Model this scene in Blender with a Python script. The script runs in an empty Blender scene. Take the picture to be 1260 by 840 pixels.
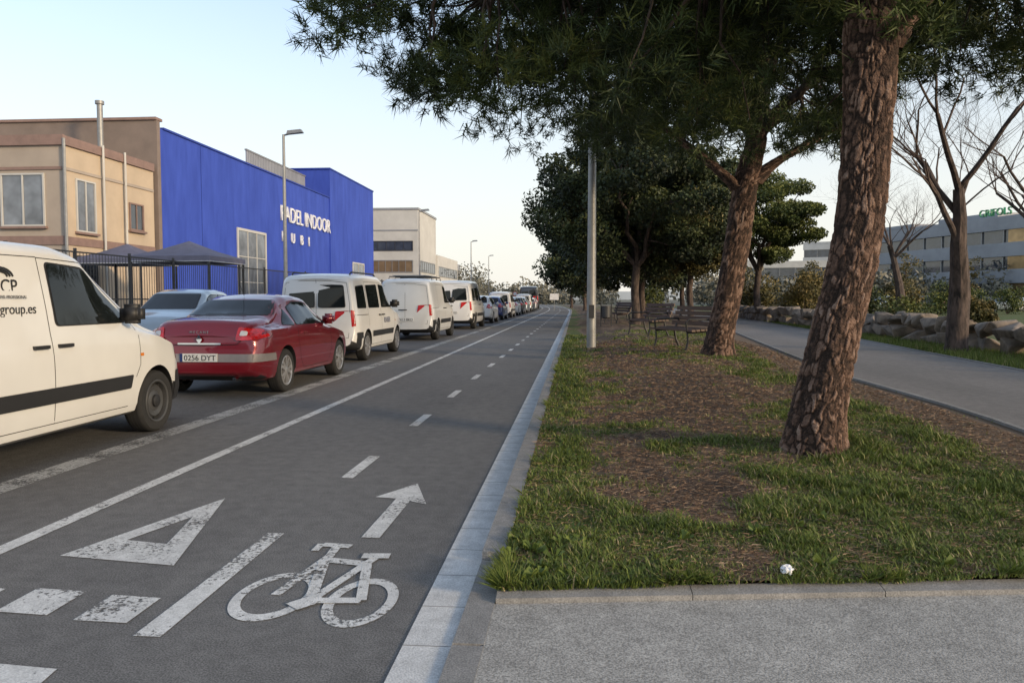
import bpy, bmesh, math, random
import numpy as np
from mathutils import Vector, Matrix, geometry
from mathutils.bvhtree import BVHTree
random.seed(7); rng=np.random.default_rng(7)
S=bpy.context.scene
R=math.radians
# ------------------------------------------------------------------ materials
def nn(nt,t,**k):
    n=nt.nodes.new(t)
    for a,b in k.items(): setattr(n,a,b)
    return n
def mat(name,col,rough=.6,metal=0,spec=.5,coat=0,var=.12,vs=3,bump=0,bs=40,col2=None,stretch=(1,1,1),detail=3,emit=None):
    m=bpy.data.materials.new(name); m.use_nodes=True; nt=m.node_tree
    b=nt.nodes['Principled BSDF']
    b.inputs['Roughness'].default_value=rough; b.inputs['Metallic'].default_value=metal
    b.inputs['Specular IOR Level'].default_value=spec; b.inputs['Coat Weight'].default_value=coat
    b.inputs['Coat Roughness'].default_value=.05
    tc=nn(nt,'ShaderNodeTexCoord'); mp=nn(nt,'ShaderNodeMapping'); mp.inputs['Scale'].default_value=stretch
    nt.links.new(tc.outputs['Object'],mp.inputs[0])
    n=nn(nt,'ShaderNodeTexNoise'); n.inputs['Scale'].default_value=vs; n.inputs['Detail'].default_value=detail
    n.inputs['Roughness'].default_value=.65
    nt.links.new(mp.outputs[0],n.inputs['Vector'])
    cr=nn(nt,'ShaderNodeValToRGB'); nt.links.new(n.outputs['Fac'],cr.inputs[0])
    c2=col2 if col2 else [c*(1+var) for c in col]
    c1=col if col2 else [c*(1-var) for c in col]
    cr.color_ramp.elements[0].position=.32; cr.color_ramp.elements[1].position=.68
    cr.color_ramp.elements[0].color=(*c1,1); cr.color_ramp.elements[1].color=(*c2,1)
    nt.links.new(cr.outputs[0],b.inputs['Base Color'])
    if bump:
        n2=nn(nt,'ShaderNodeTexNoise'); n2.inputs['Scale'].default_value=bs; n2.inputs['Detail'].default_value=3
        nt.links.new(mp.outputs[0],n2.inputs['Vector'])
        bp=nn(nt,'ShaderNodeBump'); bp.inputs['Strength'].default_value=bump; bp.inputs['Distance'].default_value=.02
        nt.links.new(n2.outputs['Fac'],bp.inputs['Height']); nt.links.new(bp.outputs[0],b.inputs['Normal'])
    return m
def ground_mat(name,base,light,spk=.35,patch=.6,bump=.35,worn=None,rough=.88,stain=0):
    m=bpy.data.materials.new(name); m.use_nodes=True; nt=m.node_tree; b=nt.nodes['Principled BSDF']
    L=nt.links.new
    tc=nn(nt,'ShaderNodeTexCoord')
    n1=nn(nt,'ShaderNodeTexNoise'); n1.inputs['Scale'].default_value=.55; n1.inputs['Detail'].default_value=5; n1.inputs['Roughness'].default_value=.65
    n2=nn(nt,'ShaderNodeTexNoise'); n2.inputs['Scale'].default_value=130; n2.inputs['Detail'].default_value=1
    n3=nn(nt,'ShaderNodeTexNoise'); n3.inputs['Scale'].default_value=9; n3.inputs['Detail'].default_value=4; n3.inputs['Roughness'].default_value=.7
    mp=nn(nt,'ShaderNodeMapping'); mp.inputs['Scale'].default_value=(1,.25,1); L(tc.outputs['Object'],mp.inputs[0])
    L(mp.outputs[0],n1.inputs['Vector'])
    for n in(n2,n3): L(tc.outputs['Object'],n.inputs['Vector'])
    r1=nn(nt,'ShaderNodeValToRGB'); L(n1.outputs['Fac'],r1.inputs[0])
    r1.color_ramp.elements[0].position=.34; r1.color_ramp.elements[1].position=.66
    r1.color_ramp.elements[0].color=(*base,1); r1.color_ramp.elements[1].color=(*light,1)
    mr=nn(nt,'ShaderNodeMapRange'); mr.inputs['From Min'].default_value=.3; mr.inputs['From Max'].default_value=.7
    mr.inputs['To Min'].default_value=1-spk; mr.inputs['To Max'].default_value=1+spk; L(n2.outputs['Fac'],mr.inputs['Value'])
    mr3=nn(nt,'ShaderNodeMapRange'); mr3.inputs['From Min'].default_value=.3; mr3.inputs['From Max'].default_value=.7
    mr3.inputs['To Min'].default_value=.82; mr3.inputs['To Max'].default_value=1.18; L(n3.outputs['Fac'],mr3.inputs['Value'])
    mu=nn(nt,'ShaderNodeMath',operation='MULTIPLY'); L(mr.outputs[0],mu.inputs[0]); L(mr3.outputs[0],mu.inputs[1])
    fac=mu.outputs[0]
    if stain:
        v=nn(nt,'ShaderNodeTexVoronoi'); v.inputs['Scale'].default_value=.9; L(tc.outputs['Object'],v.inputs['Vector'])
        ms=nn(nt,'ShaderNodeMapRange'); ms.interpolation_type='SMOOTHSTEP'; ms.inputs['From Min'].default_value=.03; ms.inputs['From Max'].default_value=.17; ms.inputs['To Min'].default_value=1-stain; ms.inputs['To Max'].default_value=1; L(v.outputs['Distance'],ms.inputs['Value'])
        m2=nn(nt,'ShaderNodeMath',operation='MULTIPLY'); L(fac,m2.inputs[0]); L(ms.outputs[0],m2.inputs[1]); fac=m2.outputs[0]
    vm=nn(nt,'ShaderNodeVectorMath',operation='SCALE'); L(r1.outputs[0],vm.inputs[0]); L(fac,vm.inputs['Scale'])
    out=vm.outputs[0]
    L(out,b.inputs['Base Color']); b.inputs['Roughness'].default_value=rough; b.inputs['Specular IOR Level'].default_value=.3
    bp=nn(nt,'ShaderNodeBump'); bp.inputs['Strength'].default_value=bump; bp.inputs['Distance'].default_value=.006
    L(n2.outputs['Fac'],bp.inputs['Height']); L(bp.outputs[0],b.inputs['Normal'])
    if worn:
        tr=nn(nt,'ShaderNodeBsdfTransparent'); mx=nn(nt,'ShaderNodeMixShader')
        n4=nn(nt,'ShaderNodeTexNoise'); n4.inputs['Scale'].default_value=38; n4.inputs['Detail'].default_value=5; n4.inputs['Roughness'].default_value=.78
        L(tc.outputs['Object'],n4.inputs['Vector'])
        n5=nn(nt,'ShaderNodeTexNoise'); n5.inputs['Scale'].default_value=2.5; n5.inputs['Detail'].default_value=2
        L(tc.outputs['Object'],n5.inputs['Vector'])
        ad=nn(nt,'ShaderNodeMath',operation='MULTIPLY_ADD'); L(n5.outputs['Fac'],ad.inputs[0]); ad.inputs[1].default_value=.5; L(n4.outputs['Fac'],ad.inputs[2])
        m4=nn(nt,'ShaderNodeMapRange'); m4.inputs['From Min'].default_value=worn; m4.inputs['From Max'].default_value=worn+.08
        L(ad.outputs[0],m4.inputs['Value'])
        L(m4.outputs[0],mx.inputs[0]); L(tr.outputs[0],mx.inputs[1]); L(b.outputs[0],mx.inputs[2])
        L(mx.outputs[0],nt.nodes['Material Output'].inputs[0])
    return m
def tone_mat(name,stops,rough=.7,spec=.3,nz=0,bump=0,transl=0):
    m=bpy.data.materials.new(name); m.use_nodes=True; nt=m.node_tree; b=nt.nodes['Principled BSDF']; L=nt.links.new
    at=nn(nt,'ShaderNodeAttribute',attribute_name='tone')
    cr=nn(nt,'ShaderNodeValToRGB')
    fac=at.outputs['Fac']
    tc=nn(nt,'ShaderNodeTexCoord')
    if nz:
        n=nn(nt,'ShaderNodeTexNoise'); n.inputs['Scale'].default_value=nz; n.inputs['Detail'].default_value=4; n.inputs['Roughness'].default_value=.7
        L(tc.outputs['Object'],n.inputs['Vector'])
        ma=nn(nt,'ShaderNodeMath',operation='MULTIPLY_ADD'); L(n.outputs['Fac'],ma.inputs[0]); ma.inputs[1].default_value=.9; 
        su=nn(nt,'ShaderNodeMath',operation='SUBTRACT'); L(fac,su.inputs[0]); su.inputs[1].default_value=.45
        L(su.outputs[0],ma.inputs[2]); fac=ma.outputs[0]
    L(fac,cr.inputs[0])
    el=cr.color_ramp.elements
    while len(el)<len(stops): el.new(.5)
    for e,(p,c) in zip(el,stops): e.position=p; e.color=(*c,1)
    L(cr.outputs[0],b.inputs['Base Color']); b.inputs['Roughness'].default_value=rough; b.inputs['Specular IOR Level'].default_value=spec
    if bump:
        n2=nn(nt,'ShaderNodeTexNoise'); n2.inputs['Scale'].default_value=60; n2.inputs['Detail'].default_value=3
        L(tc.outputs['Object'],n2.inputs['Vector'])
        bp=nn(nt,'ShaderNodeBump'); bp.inputs['Strength'].default_value=bump; bp.inputs['Distance'].default_value=.02
        L(n2.outputs['Fac'],bp.inputs['Height']); L(bp.outputs[0],b.inputs['Normal'])
    if transl:
        t=nn(nt,'ShaderNodeBsdfTranslucent'); L(cr.outputs[0],t.inputs[0]); mx=nn(nt,'ShaderNodeMixShader'); mx.inputs[0].default_value=transl
        L(b.outputs[0],mx.inputs[1]); L(t.outputs[0],mx.inputs[2]); L(mx.outputs[0],nt.nodes['Material Output'].inputs[0])
    return m
M={}
M['asphalt']=ground_mat('asphalt',(.108,.105,.103),(.155,.151,.145),spk=.42,stain=.14)
M['asphalt2']=ground_mat('lane_asphalt',(.078,.077,.078),(.118,.116,.113),spk=.4,stain=.35)
M['path']=ground_mat('path_asphalt',(.155,.145,.135),(.205,.19,.178),spk=.25)
M['paint']=ground_mat('road_paint',(.46,.46,.45),(.62,.62,.60),spk=.16,worn=.62)
M['paint_old']=ground_mat('faded_paint',(.30,.30,.29),(.42,.42,.4),spk=.2,worn=.67)
M['strip']=ground_mat('gutter_concrete',(.44,.44,.43),(.62,.62,.61),spk=.18)
M['kerb']=ground_mat('kerb_concrete',(.20,.195,.185),(.28,.27,.26),spk=.25)
M['slab']=ground_mat('pavement_concrete',(.27,.26,.24),(.38,.365,.335),spk=.42)
M['joint']=mat('mortar_joint',(.24,.24,.235),.9)
M['soil']=tone_mat('verge_soil',[(0,(.060,.042,.030)),(.3,(.14,.095,.066)),(.5,(.175,.125,.085)),(.65,(.115,.105,.045)),(1,(.075,.105,.025))],rough=.95,nz=14,bump=.8)
M['land']=ground_mat('land',(.10,.10,.07),(.17,.15,.11),spk=.2)
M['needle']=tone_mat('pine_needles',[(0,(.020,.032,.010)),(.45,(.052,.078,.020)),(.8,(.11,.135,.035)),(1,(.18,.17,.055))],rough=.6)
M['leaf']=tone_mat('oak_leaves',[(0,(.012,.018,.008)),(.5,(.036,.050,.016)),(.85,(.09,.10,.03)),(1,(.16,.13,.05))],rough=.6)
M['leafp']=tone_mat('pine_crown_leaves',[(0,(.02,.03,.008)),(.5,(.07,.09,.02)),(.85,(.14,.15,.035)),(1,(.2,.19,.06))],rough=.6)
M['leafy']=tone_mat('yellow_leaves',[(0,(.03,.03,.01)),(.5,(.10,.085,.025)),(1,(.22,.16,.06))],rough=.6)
M['grass']=tone_mat('grass_blades',[(0,(.05,.07,.014)),(.4,(.11,.15,.028)),(.7,(.18,.22,.05)),(.85,(.27,.25,.10)),(1,(.38,.30,.17))],rough=.6,transl=.2)
M['litter']=tone_mat('dry_needles',[(0,(.075,.045,.03)),(.6,(.20,.125,.08)),(1,(.34,.25,.17))],rough=.8)
M['bark']=tone_mat('pine_bark',[(0,(.012,.008,.006)),(.3,(.038,.024,.018)),(.6,(.13,.078,.056)),(.8,(.21,.135,.10)),(1,(.30,.215,.17))],rough=.9,nz=26,bump=1)
M['bark2']=mat('rough_bark',(.02,.015,.012),.9,var=.2,vs=9,bump=1,bs=18,col2=(.12,.085,.07),stretch=(1,1,.35))
M['twig']=mat('twigs',(.05,.035,.03),.9,vs=9,col2=(.12,.085,.07),stretch=(1,1,.4))
M['hazytree']=tone_mat('haze_tinted_foliage',[(0,(.07,.075,.06)),(.5,(.15,.145,.11)),(1,(.26,.24,.19))],rough=.9)  # distance haze mixed into the leaf colours
M['rock']=mat('boulder_rock',(.10,.085,.07),.9,vs=2.5,bump=.9,bs=9,col2=(.30,.24,.19))
M['blue']=mat('blue_render',(.024,.056,.34),.8,vs=1.2,bump=.25,bs=25,col2=(.040,.084,.45),stretch=(1,1,.25))
M['blue_d']=mat('blue_trim',(.018,.045,.29),.7)
M['brown']=mat('brown_panel',(.21,.165,.14),.8,vs=1,bump=.1)
M['beige']=mat('sunlit_beige_render',(.50,.40,.29),.85,vs=.8,bump=.15,bs=30,var=.08)  # beige wall with warm sunlight painted into its colour
M['beige2']=mat('shaded_beige_render',(.38,.32,.265),.85,vs=.8,bump=.15,bs=30,var=.08)  # same beige wall, darker: shade painted into its colour
M['pinkband']=mat('cornice_band',(.24,.16,.135),.8)
M['white_b']=mat('white_render',(.5,.49,.46),.8,vs=.6,var=.08)
M['grey_b']=mat('grey_panel',(.27,.28,.30),.6,vs=.5)
M['glass_b']=mat('window_glass',(.05,.06,.075),.04,spec=.9,vs=.6,var=.4)
M['glass_w']=mat('pale_window',(.16,.18,.21),.12,spec=.9,vs=.8,var=.4)
M['glass_sunrefl']=mat('sun_reflection_glass',(.36,.25,.13),.15,metal=.5,vs=.4,var=.4)  # gold base colour paints a low sun reflection onto the glass
M['galv']=mat('galvanised_steel',(.28,.28,.275),.5,metal=.4,vs=6)
M['galv_d']=mat('dark_steel',(.05,.05,.052),.5,metal=.3)
M['umb']=mat('canopy_fabric',(.13,.13,.18),.85,vs=3)
M['umb_w']=mat('canopy_edge',(.4,.4,.42),.8)
M['wood']=mat('bench_wood',(.05,.027,.017),.5,vs=5,col2=(.12,.066,.043),stretch=(8,.6,8))
M['iron']=mat('cast_iron',(.02,.02,.02),.5)
M['white_p']=mat('white_paint',(.62,.62,.605),.32,coat=.6,var=.04,vs=1.5)
M['white_q']=mat('clean_white_paint',(.66,.66,.655),.3,coat=.6,var=.03,vs=2)
M['red_p']=mat('red_paint',(.19,.006,.014),.3,metal=.3,coat=1,var=.05,vs=2)
M['silver_p']=mat('silver_paint',(.33,.38,.41),.3,metal=.5,coat=1,var=.03)
M['navy_p']=mat('navy_paint',(.02,.04,.16),.3,metal=.3,coat=1,var=.03)
M['dark_p']=mat('dark_paint',(.03,.03,.035),.3,metal=.3,coat=1,var=.03)
M['blackpl']=mat('black_plastic',(.018,.018,.019),.55,var=.1)
M['seam']=mat('panel_gap',(.012,.012,.012),.8)
M['carglass']=mat('car_glass',(.010,.013,.014),.03,spec=.35,var=.3,vs=1.5)
M['tyre']=mat('tyre_rubber',(.017,.017,.017),.85,var=.2,vs=12)
M['rim']=mat('alloy_rim',(.42,.42,.43),.35,metal=.7)
M['steelrim']=mat('steel_rim',(.10,.10,.10),.45,metal=.6)
M['chrome']=mat('chrome',(.6,.6,.6),.12,metal=1)
M['taillight']=mat('tail_light',(.45,.012,.012),.12,coat=1,var=.35,vs=14)
M['lens']=mat('clear_lens',(.5,.5,.5),.1,coat=1)
M['orange']=mat('amber_lens',(.6,.18,.02),.15,coat=1)
M['plate']=mat('plate_white',(.6,.6,.58),.4)
M['ink']=mat('black_ink',(.02,.02,.02),.6)
M['signwhite']=mat('sign_white',(.75,.75,.75),.5)
M['signred']=mat('sign_red',(.5,.03,.03),.5)
M['green_s']=mat('green_letters',(.02,.2,.09),.5)
M['cufabric']=mat('grey_bumper',(.26,.235,.23),.4,metal=.2)
# ------------------------------------------------------------------ mesh helpers
def mesh_np(name,V,F,mats,tone=None,smooth=False,midx=None):
    me=bpy.data.meshes.new(name); V=np.ascontiguousarray(V,dtype=np.float32); F=np.ascontiguousarray(F,dtype=np.int32)
    me.vertices.add(len(V)); me.vertices.foreach_set('co',V.ravel())
    k=F.shape[1]; me.loops.add(F.size); me.loops.foreach_set('vertex_index',F.ravel())
    me.polygons.add(len(F)); me.polygons.foreach_set('loop_start',np.arange(0,F.size,k,dtype=np.int32))
    if midx is not None: me.polygons.foreach_set('material_index',np.asarray(midx,dtype=np.int32))
    me.update(calc_edges=True)
    if smooth: me.polygons.foreach_set('use_smooth',np.ones(len(F),dtype=bool))
    else: me.polygons.foreach_set('use_smooth',np.zeros(len(F),dtype=bool))
    if tone is not None:
        a=me.attributes.new('tone','FLOAT','POINT'); a.data.foreach_set('value',np.asarray(tone,dtype=np.float32))
    for m in (mats if isinstance(mats,(list,tuple)) else [mats]): me.materials.append(M[m])
    return me
def addobj(name,me,parent=None,loc=(0,0,0),rot=(0,0,0),sc=(1,1,1)):
    o=bpy.data.objects.new(name,me); S.collection.objects.link(o)
    o.location=loc; o.rotation_euler=rot; o.scale=sc
    if parent: o.parent=parent
    return o
def empty(name,loc=(0,0,0),rot=0,sc=1):
    o=bpy.data.objects.new(name,None); S.collection.objects.link(o); o.location=loc; o.rotation_euler=(0,0,rot); o.scale=(sc,sc,sc); o.empty_display_size=.2
    return o
class MB:
    def __init__(s): s.v=[];s.f=[];s.m=[];s.mats=[]
    def mi(s,m):
        if m not in s.mats: s.mats.append(m)
        return s.mats.index(m)
    def add(s,vs,fs,m):
        b=len(s.v); s.v+= [tuple(v) for v in vs]; k=s.mi(m)
        for f in fs: s.f.append([b+i for i in f]); s.m.append(k)
    def box(s,a,b,m,rz=0,c=None):
        x0,y0,z0=a;x1,y1,z1=b
        vs=[(x,y,z) for z in(z0,z1) for y in(y0,y1) for x in(x0,x1)]
        if rz:
            cx,cy=c if c else((x0+x1)/2,(y0+y1)/2); co,si=math.cos(rz),math.sin(rz)
            vs=[(cx+(x-cx)*co-(y-cy)*si,cy+(x-cx)*si+(y-cy)*co,z) for x,y,z in vs]
        s.add(vs,[(0,2,3,1),(4,5,7,6),(0,1,5,4),(2,6,7,3),(0,4,6,2),(1,3,7,5)],m)
    def tube(s,pts,rad,m,n=8,cap=True):
        pts=[Vector(p) for p in pts]; N=len(pts)
        if not hasattr(rad,'__len__'): rad=[rad]*N
        vs=[];ref=Vector((0.13,1,0.07)).normalized()
        for i,p in enumerate(pts):
            t=(pts[min(i+1,N-1)]-pts[max(i-1,0)]); t=t.normalized() if t.length>1e-9 else Vector((0,0,1))
            a=t.cross(ref)
            if a.length<.1: a=t.cross(Vector((1,0,0)))
            a.normalize(); b=t.cross(a)
            for k in range(n):
                th=2*math.pi*k/n; vs.append(p+a*(math.cos(th)*rad[i])+b*(math.sin(th)*rad[i]))
        fs=[(i*n+k,i*n+(k+1)%n,(i+1)*n+(k+1)%n,(i+1)*n+k) for i in range(N-1) for k in range(n)]
        if cap: fs+=[tuple(range(n))[::-1],tuple((N-1)*n+k for k in range(n))]
        s.add(vs,fs,m)
    def lathe(s,prof,m,n=36,axis='x'):
        vs=[]
        for (r,h) in prof:
            for k in range(n):
                th=2*math.pi*k/n; c,q=r*math.cos(th),r*math.sin(th)
                vs.append((h,c,q) if axis=='x' else (c,q,h))
        N=len(prof)
        s.add(vs,[(i*n+k,i*n+(k+1)%n,(i+1)*n+(k+1)%n,(i+1)*n+k) for i in range(N-1) for k in range(n)],m)
    def mesh(s,name,sharp=35):
        me=bpy.data.meshes.new(name); me.from_pydata(s.v,[],s.f)
        for m in s.mats: me.materials.append(M[m])
        me.polygons.foreach_set('material_index',s.m); me.polygons.foreach_set('use_smooth',[True]*len(s.f))
        me.update()
        bm=bmesh.new(); bm.from_mesh(me); bmesh.ops.recalc_face_normals(bm,faces=bm.faces); bm.to_mesh(me); bm.free()
        me.set_sharp_from_angle(angle=R(sharp)); return me
    def obj(s,name,parent=None,**k): return addobj(name,s.mesh(name),parent,**k)
def sst(x,a,b):
    t=np.clip((np.asarray(x,dtype=float)-a)/(b-a),0,1); return t*t*(3-2*t)
def hsh(i,j,s=0):
    v=np.sin(i*127.1+j*311.7+s*74.7)*43758.5453; return v-np.floor(v)
def vn(x,y,s=0):
    x=np.asarray(x,dtype=float);y=np.asarray(y,dtype=float)
    i=np.floor(x);j=np.floor(y);u=x-i;v=y-j;u=u*u*(3-2*u);v=v*v*(3-2*v)
    return (hsh(i,j,s)*(1-u)+hsh(i+1,j,s)*u)*(1-v)+(hsh(i,j+1,s)*(1-u)+hsh(i+1,j+1,s)*u)*v
def fbm(x,y,s=0,o=4):
    r=0;a=.5
    for k in range(o): r=r+a*vn(x*2**k,y*2**k,s+k); a*=.5
    return r/.9375
# ------------------------------------------------------------------ layout functions
def rc(y): # lateral drift of the road (gentle left bend far away)
    return -.00054*np.maximum(np.asarray(y,dtype=float)-80,0)**2
def pl(y): return np.interp(y,[0,12,18,30,45,60,90,140],[4.15,4.15,4.7,5.9,7.0,8.0,9.3,11])
def edge(x): return 3.50+.13*(np.asarray(x)+.4)
def vz(x,y):
    x=np.asarray(x,dtype=float);y=np.asarray(y,dtype=float)
    xl=x-rc(y)
    L=sst(y,3.5,9)
    z=.06+.15*sst(xl,-.3,2.4)*L
    z=z+.07*np.exp(-((xl-1.6)/1.1)**2)*sst(y,8,14)
    m=sst(pl(y)-x,.2,1.1)
    z=z+m*sst(xl,-.37,.1)*(.05*(fbm(x*1.3,y*1.3,3)-.5)+.02*(fbm(x*6,y*6,9)-.5))*1.4
    return z
# ------------------------------------------------------------------ ground
def strip(name,x0,x1,z,m,y0=-20,y1=230,dy=4,h=None):
    ys=np.arange(y0,y1+.1,dy); mb=MB()
    vs=[];fs=[]
    for i,y in enumerate(ys):
        c=float(rc(y))
        vs+=[(x0+c,y,z),(x1+c,y,z)]
        if h: vs+=[(x0+c,y,z-h),(x1+c,y,z-h)]
    k=4 if h else 2
    for i in range(len(ys)-1):
        a=i*k;b=a+k; fs.append((a,a+1,b+1,b))
        if h: fs+=[(a,b,b+2,a+2),(a+1,a+3,b+3,b+1)]
    mb.add(vs,fs,m); return mb.obj(name)
g=MB(); g.add([(-2500,-300,-.06),(2500,-300,-.06),(2500,4000,-.06),(-2500,4000,-.06)],[(0,1,2,3)],'land'); g.obj('ground')
strip('road',-11,-4.2,-.004,'asphalt2'); strip('bike_lane',-4.2,-.69,0,'asphalt')
strip('gutter_strip',-.69,-.49,.006,'strip',dy=2)
strip('sidewalk_far_side',-15,-11.02,.13,'slab',h=.3)
strip('yard_ground',-60,-15.02,.12,'slab')
k=MB()
y=-4.0
while y<150:
    c=float(rc(y+.5)); c0=float(rc(y)); x0,x1=-.488,-.36
    zt=.065 if y>3.3 else .022
    w=.99 if y<60 else 4
    k.box((x0+c,y+.004,-.05),(x1+c,y+w-.004,zt),'kerb'); y+= 1.0 if w<2 else 4.0
k.obj('kerb')
k=MB(); y=.2
while y<40: k.box((-.69,y,.0062),(-.49,y+.006,.0072),'joint'); y+=.4
k.obj('gutter_joint')
sl=MB(); sl.add([(-.36,-6,.02),(12,-6,.02),(12,float(edge(12))-.09,.02),(-.36,float(edge(-.36))-.09,.02)],[(0,1,2,3)],'slab'); sl.obj('pavement')
sl=MB()
for i in range(14):
    xa=-.355+i*.9; xb=xa+.896
    ya,yb=float(edge(xa)),float(edge(xb))
    vs=[(xa,ya-.088,-.02),(xb,yb-.088,-.02),(xb,yb+.012,-.02),(xa,ya+.012,-.02),(xa,ya-.088,.045),(xb,yb-.088,.045),(xb,yb+.012,.056),(xa,ya+.012,.056)]
    sl.add(vs,[(0,1,5,4),(4,5,6,7),(2,3,7,6),(0,4,7,3),(1,2,6,5)],'kerb')
sl.obj('path_edging')
# verge
def bare(x,y):
    """0 = bare / litter, 1 = lush"""
    xl=x-rc(y)
    n=fbm(x*1.1+3,y*.7+7,21,5); n2=fbm(x*3.6,y*3.0,33,4)
    c=.45*n+.55*n2
    lush=.13*np.exp(-((y-4.0)/1.4)**2)+.17*np.exp(-((x-3.1)/1.2)**2-((y-6.6)/2.4)**2)+.19*np.exp(-((xl+.15)/.32)**2)
    lush=lush-.11*sst(y,5.6,8)*np.exp(-((xl-1.1)/1.1)**2)-.15*np.exp(-((x-.6)/.5)**2-((y-5.4)/.8)**2)-.14*np.exp(-((x-.25)/.3)**2-((y-6.6)/1.0)**2)-.08*np.exp(-((x-.9)/.5)**2-((y-4.1)/.35)**2)
    lush=lush-.12*np.exp(-((x-2.0)/.45)**2-((y-6.5)/.45)**2)
    d=pl(y)-x
    dirt=sst(d,-.3,.05)*(1-sst(d,.55,.95))
    right=sst(x-pl(y),2.9,3.4)*.2
    return np.clip((c+lush+right-.395)/.24,0,1)*(1-dirt)
xs=np.concatenate([np.arange(-.36,4.6,.06),np.arange(4.6,11,.25),np.arange(11,80,4)])
ts=np.concatenate([np.arange(0,8,.06),np.arange(8,22,.2),np.arange(22,150,1.5)])
X,T=np.meshgrid(xs,ts); Yv=edge(np.minimum(X,6))+T; X2=X+rc(Yv)*np.clip((11-X)/11,0,1)
Z=vz(X2,Yv)
tone=.12+.8*bare(X2,Yv)+.25*(fbm(X2*2,Yv*2,61,3)-.5); dd=pl(Yv)-X2; dirtm=sst(dd,-.3,.05)*(1-sst(dd,.6,1.0)); tone=tone*(1-dirtm)+.44*dirtm
V=np.stack([X2,Yv,Z],-1).reshape(-1,3); ny,nx=X.shape
ii=(np.arange(ny-1)[:,None]*nx+np.arange(nx-1)[None,:]).ravel()
F=np.stack([ii,ii+1,ii+nx+1,ii+nx],-1)
addobj('grass_verge',mesh_np('verge',V,F,'soil',tone.ravel(),smooth=True))
ys=np.arange(2,140,.6); us=np.linspace(0,1,8)
U,Y_=np.meshgrid(us,ys); Xp=pl(Y_)+U*3.05; Zp=vz(Xp,Y_)+.014; Zp[:, :]=np.maximum(Zp,vz(pl(Y_)+.3,Y_)+.014)
V=np.stack([Xp,Y_,Zp],-1).reshape(-1,3); ny,nx=Xp.shape
ii=(np.arange(ny-1)[:,None]*nx+np.arange(nx-1)[None,:]).ravel(); F=np.stack([ii,ii+1,ii+nx+1,ii+nx],-1)
addobj('footpath',mesh_np('footpath',V,F,'path',smooth=True))
mb=MB()
for off in(-.05,3.06):
    vs=[];fs=[]
    for i,y in enumerate(np.arange(2,120,1.0)):
        x=float(pl(y))+off; z=float(vz(x+ (.3 if off<0 else -.3),y))+.03
        vs+=[(x,y,z),(x+.06,y,z),(x,y,z-.15),(x+.06,y,z-.15)]
        if i: a=(i-1)*4;b=i*4; fs+=[(a,a+1,b+1,b),(a,b,b+2,a+2),(a+1,a+3,b+3,b+1)]
    mb.add(vs,fs,'kerb')
mb.obj('path_border')
# ------------------------------------------------------------------ markings
def poly_mark(name,polys,m='paint',z=.0045):
    mb=MB()
    for p in polys: mb.add([(x,y,z) for x,y in p],[tuple(range(len(p)))],m)
    return mb.obj(name)
strip('lane_line',-3.25,-3.14,.0045,'paint',dy=3)
strip('edge_line',-4.36,-4.12,.0045,'paint_old',dy=3)
dash=[[(-1.83,3.0),(-1.71,3.0),(-1.73,4.42),(-1.83,4.42)]]
y=5.85
while y<110:
    c=float(rc(y)); dash.append([(-1.83+c,y),(-1.73+c,y),(-1.73+c,y+.85),(-1.83+c,y+.85)]); y+=2.5
poly_mark('dashed_line',dash)
o=[(-2.45,5.18),(-2.80,3.93),(-2.10,3.83)]; n_=[(-2.45,4.72),(-2.595,4.22),(-2.325,4.17)]
poly_mark('yield_triangle',[[o[0],o[1],n_[1],n_[0]],[o[1],o[2],n_[2],n_[1]],[o[2],o[0],n_[0],n_[2]]])
poly_mark('yield_blocks',[[(a,3.19),(a+.26,3.17),(a+.26,3.45),(a,3.47)] for a in(-3.0,-2.59)]+[[(-2.18,3.13),(-1.93,3.12),(-1.93,3.40),(-2.18,3.42)]]+[[(-2.6,2.3),(-1.9,2.3),(-1.95,2.70),(-2.6,2.76)]])
poly_mark('lane_arrow',[[(-1.19,5.72),(-1.405,5.30),(-1.25,5.27),(-1.135,5.21),(-1.01,5.14)],[(-1.25,4.38),(-1.14,4.38),(-1.14,5.2085),(-1.25,5.2685)]])
def seg(a,b,w):
    w*=1.45; a=Vector(a);b=Vector(b);d=(b-a).normalized();n=Vector((-d.y,d.x))*w/2
    return [tuple(a+n),tuple(a-n),tuple(b-n),tuple(b+n)]
def ring(bk,cx,cy,a,b,w,wy):
    N=40
    for i in range(N):
        t0=2*math.pi*i/N;t1=2*math.pi*(i+1)/N
        bk.append([(cx+a*math.cos(t0),cy+b*math.sin(t0)),(cx+a*math.cos(t1),cy+b*math.sin(t1)),(cx+(a-w)*math.cos(t1),cy+(b-wy)*math.sin(t1)),(cx+(a-w)*math.cos(t0),cy+(b-wy)*math.sin(t0))])
bk=[]; ring(bk,-1.41,3.48,.19,.30,.05,.075); ring(bk,-.985,3.44,.165,.29,.05,.075)
p=empty('bicycle_symbol'); q=poly_mark('wheels',bk); q.parent=p
fr=[seg((-1.41,3.48),(-1.33,4.05),.035),seg((-1.33,4.05),(-1.34,4.2),.035),seg((-1.43,4.23),(-1.26,4.21),.045),seg((-1.44,4.12),(-1.44,4.24),.03),
    seg((-1.33,3.98),(-1.09,3.93),.05),seg((-1.33,3.95),(-1.22,3.42),.04),seg((-1.22,3.42),(-1.075,4.02),.035),seg((-1.22,3.42),(-.985,3.44),.045),seg((-1.09,3.93),(-.985,3.44),.035),
    seg((-1.15,4.05),(-1.0,4.06),.055),seg((-1.28,3.34),(-1.18,3.46),.07)]
for i,f in enumerate(fr): 
    q=poly_mark('tube_%d'%(i+1),[f],z=.0055+.0004*i); q.parent=p
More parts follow.
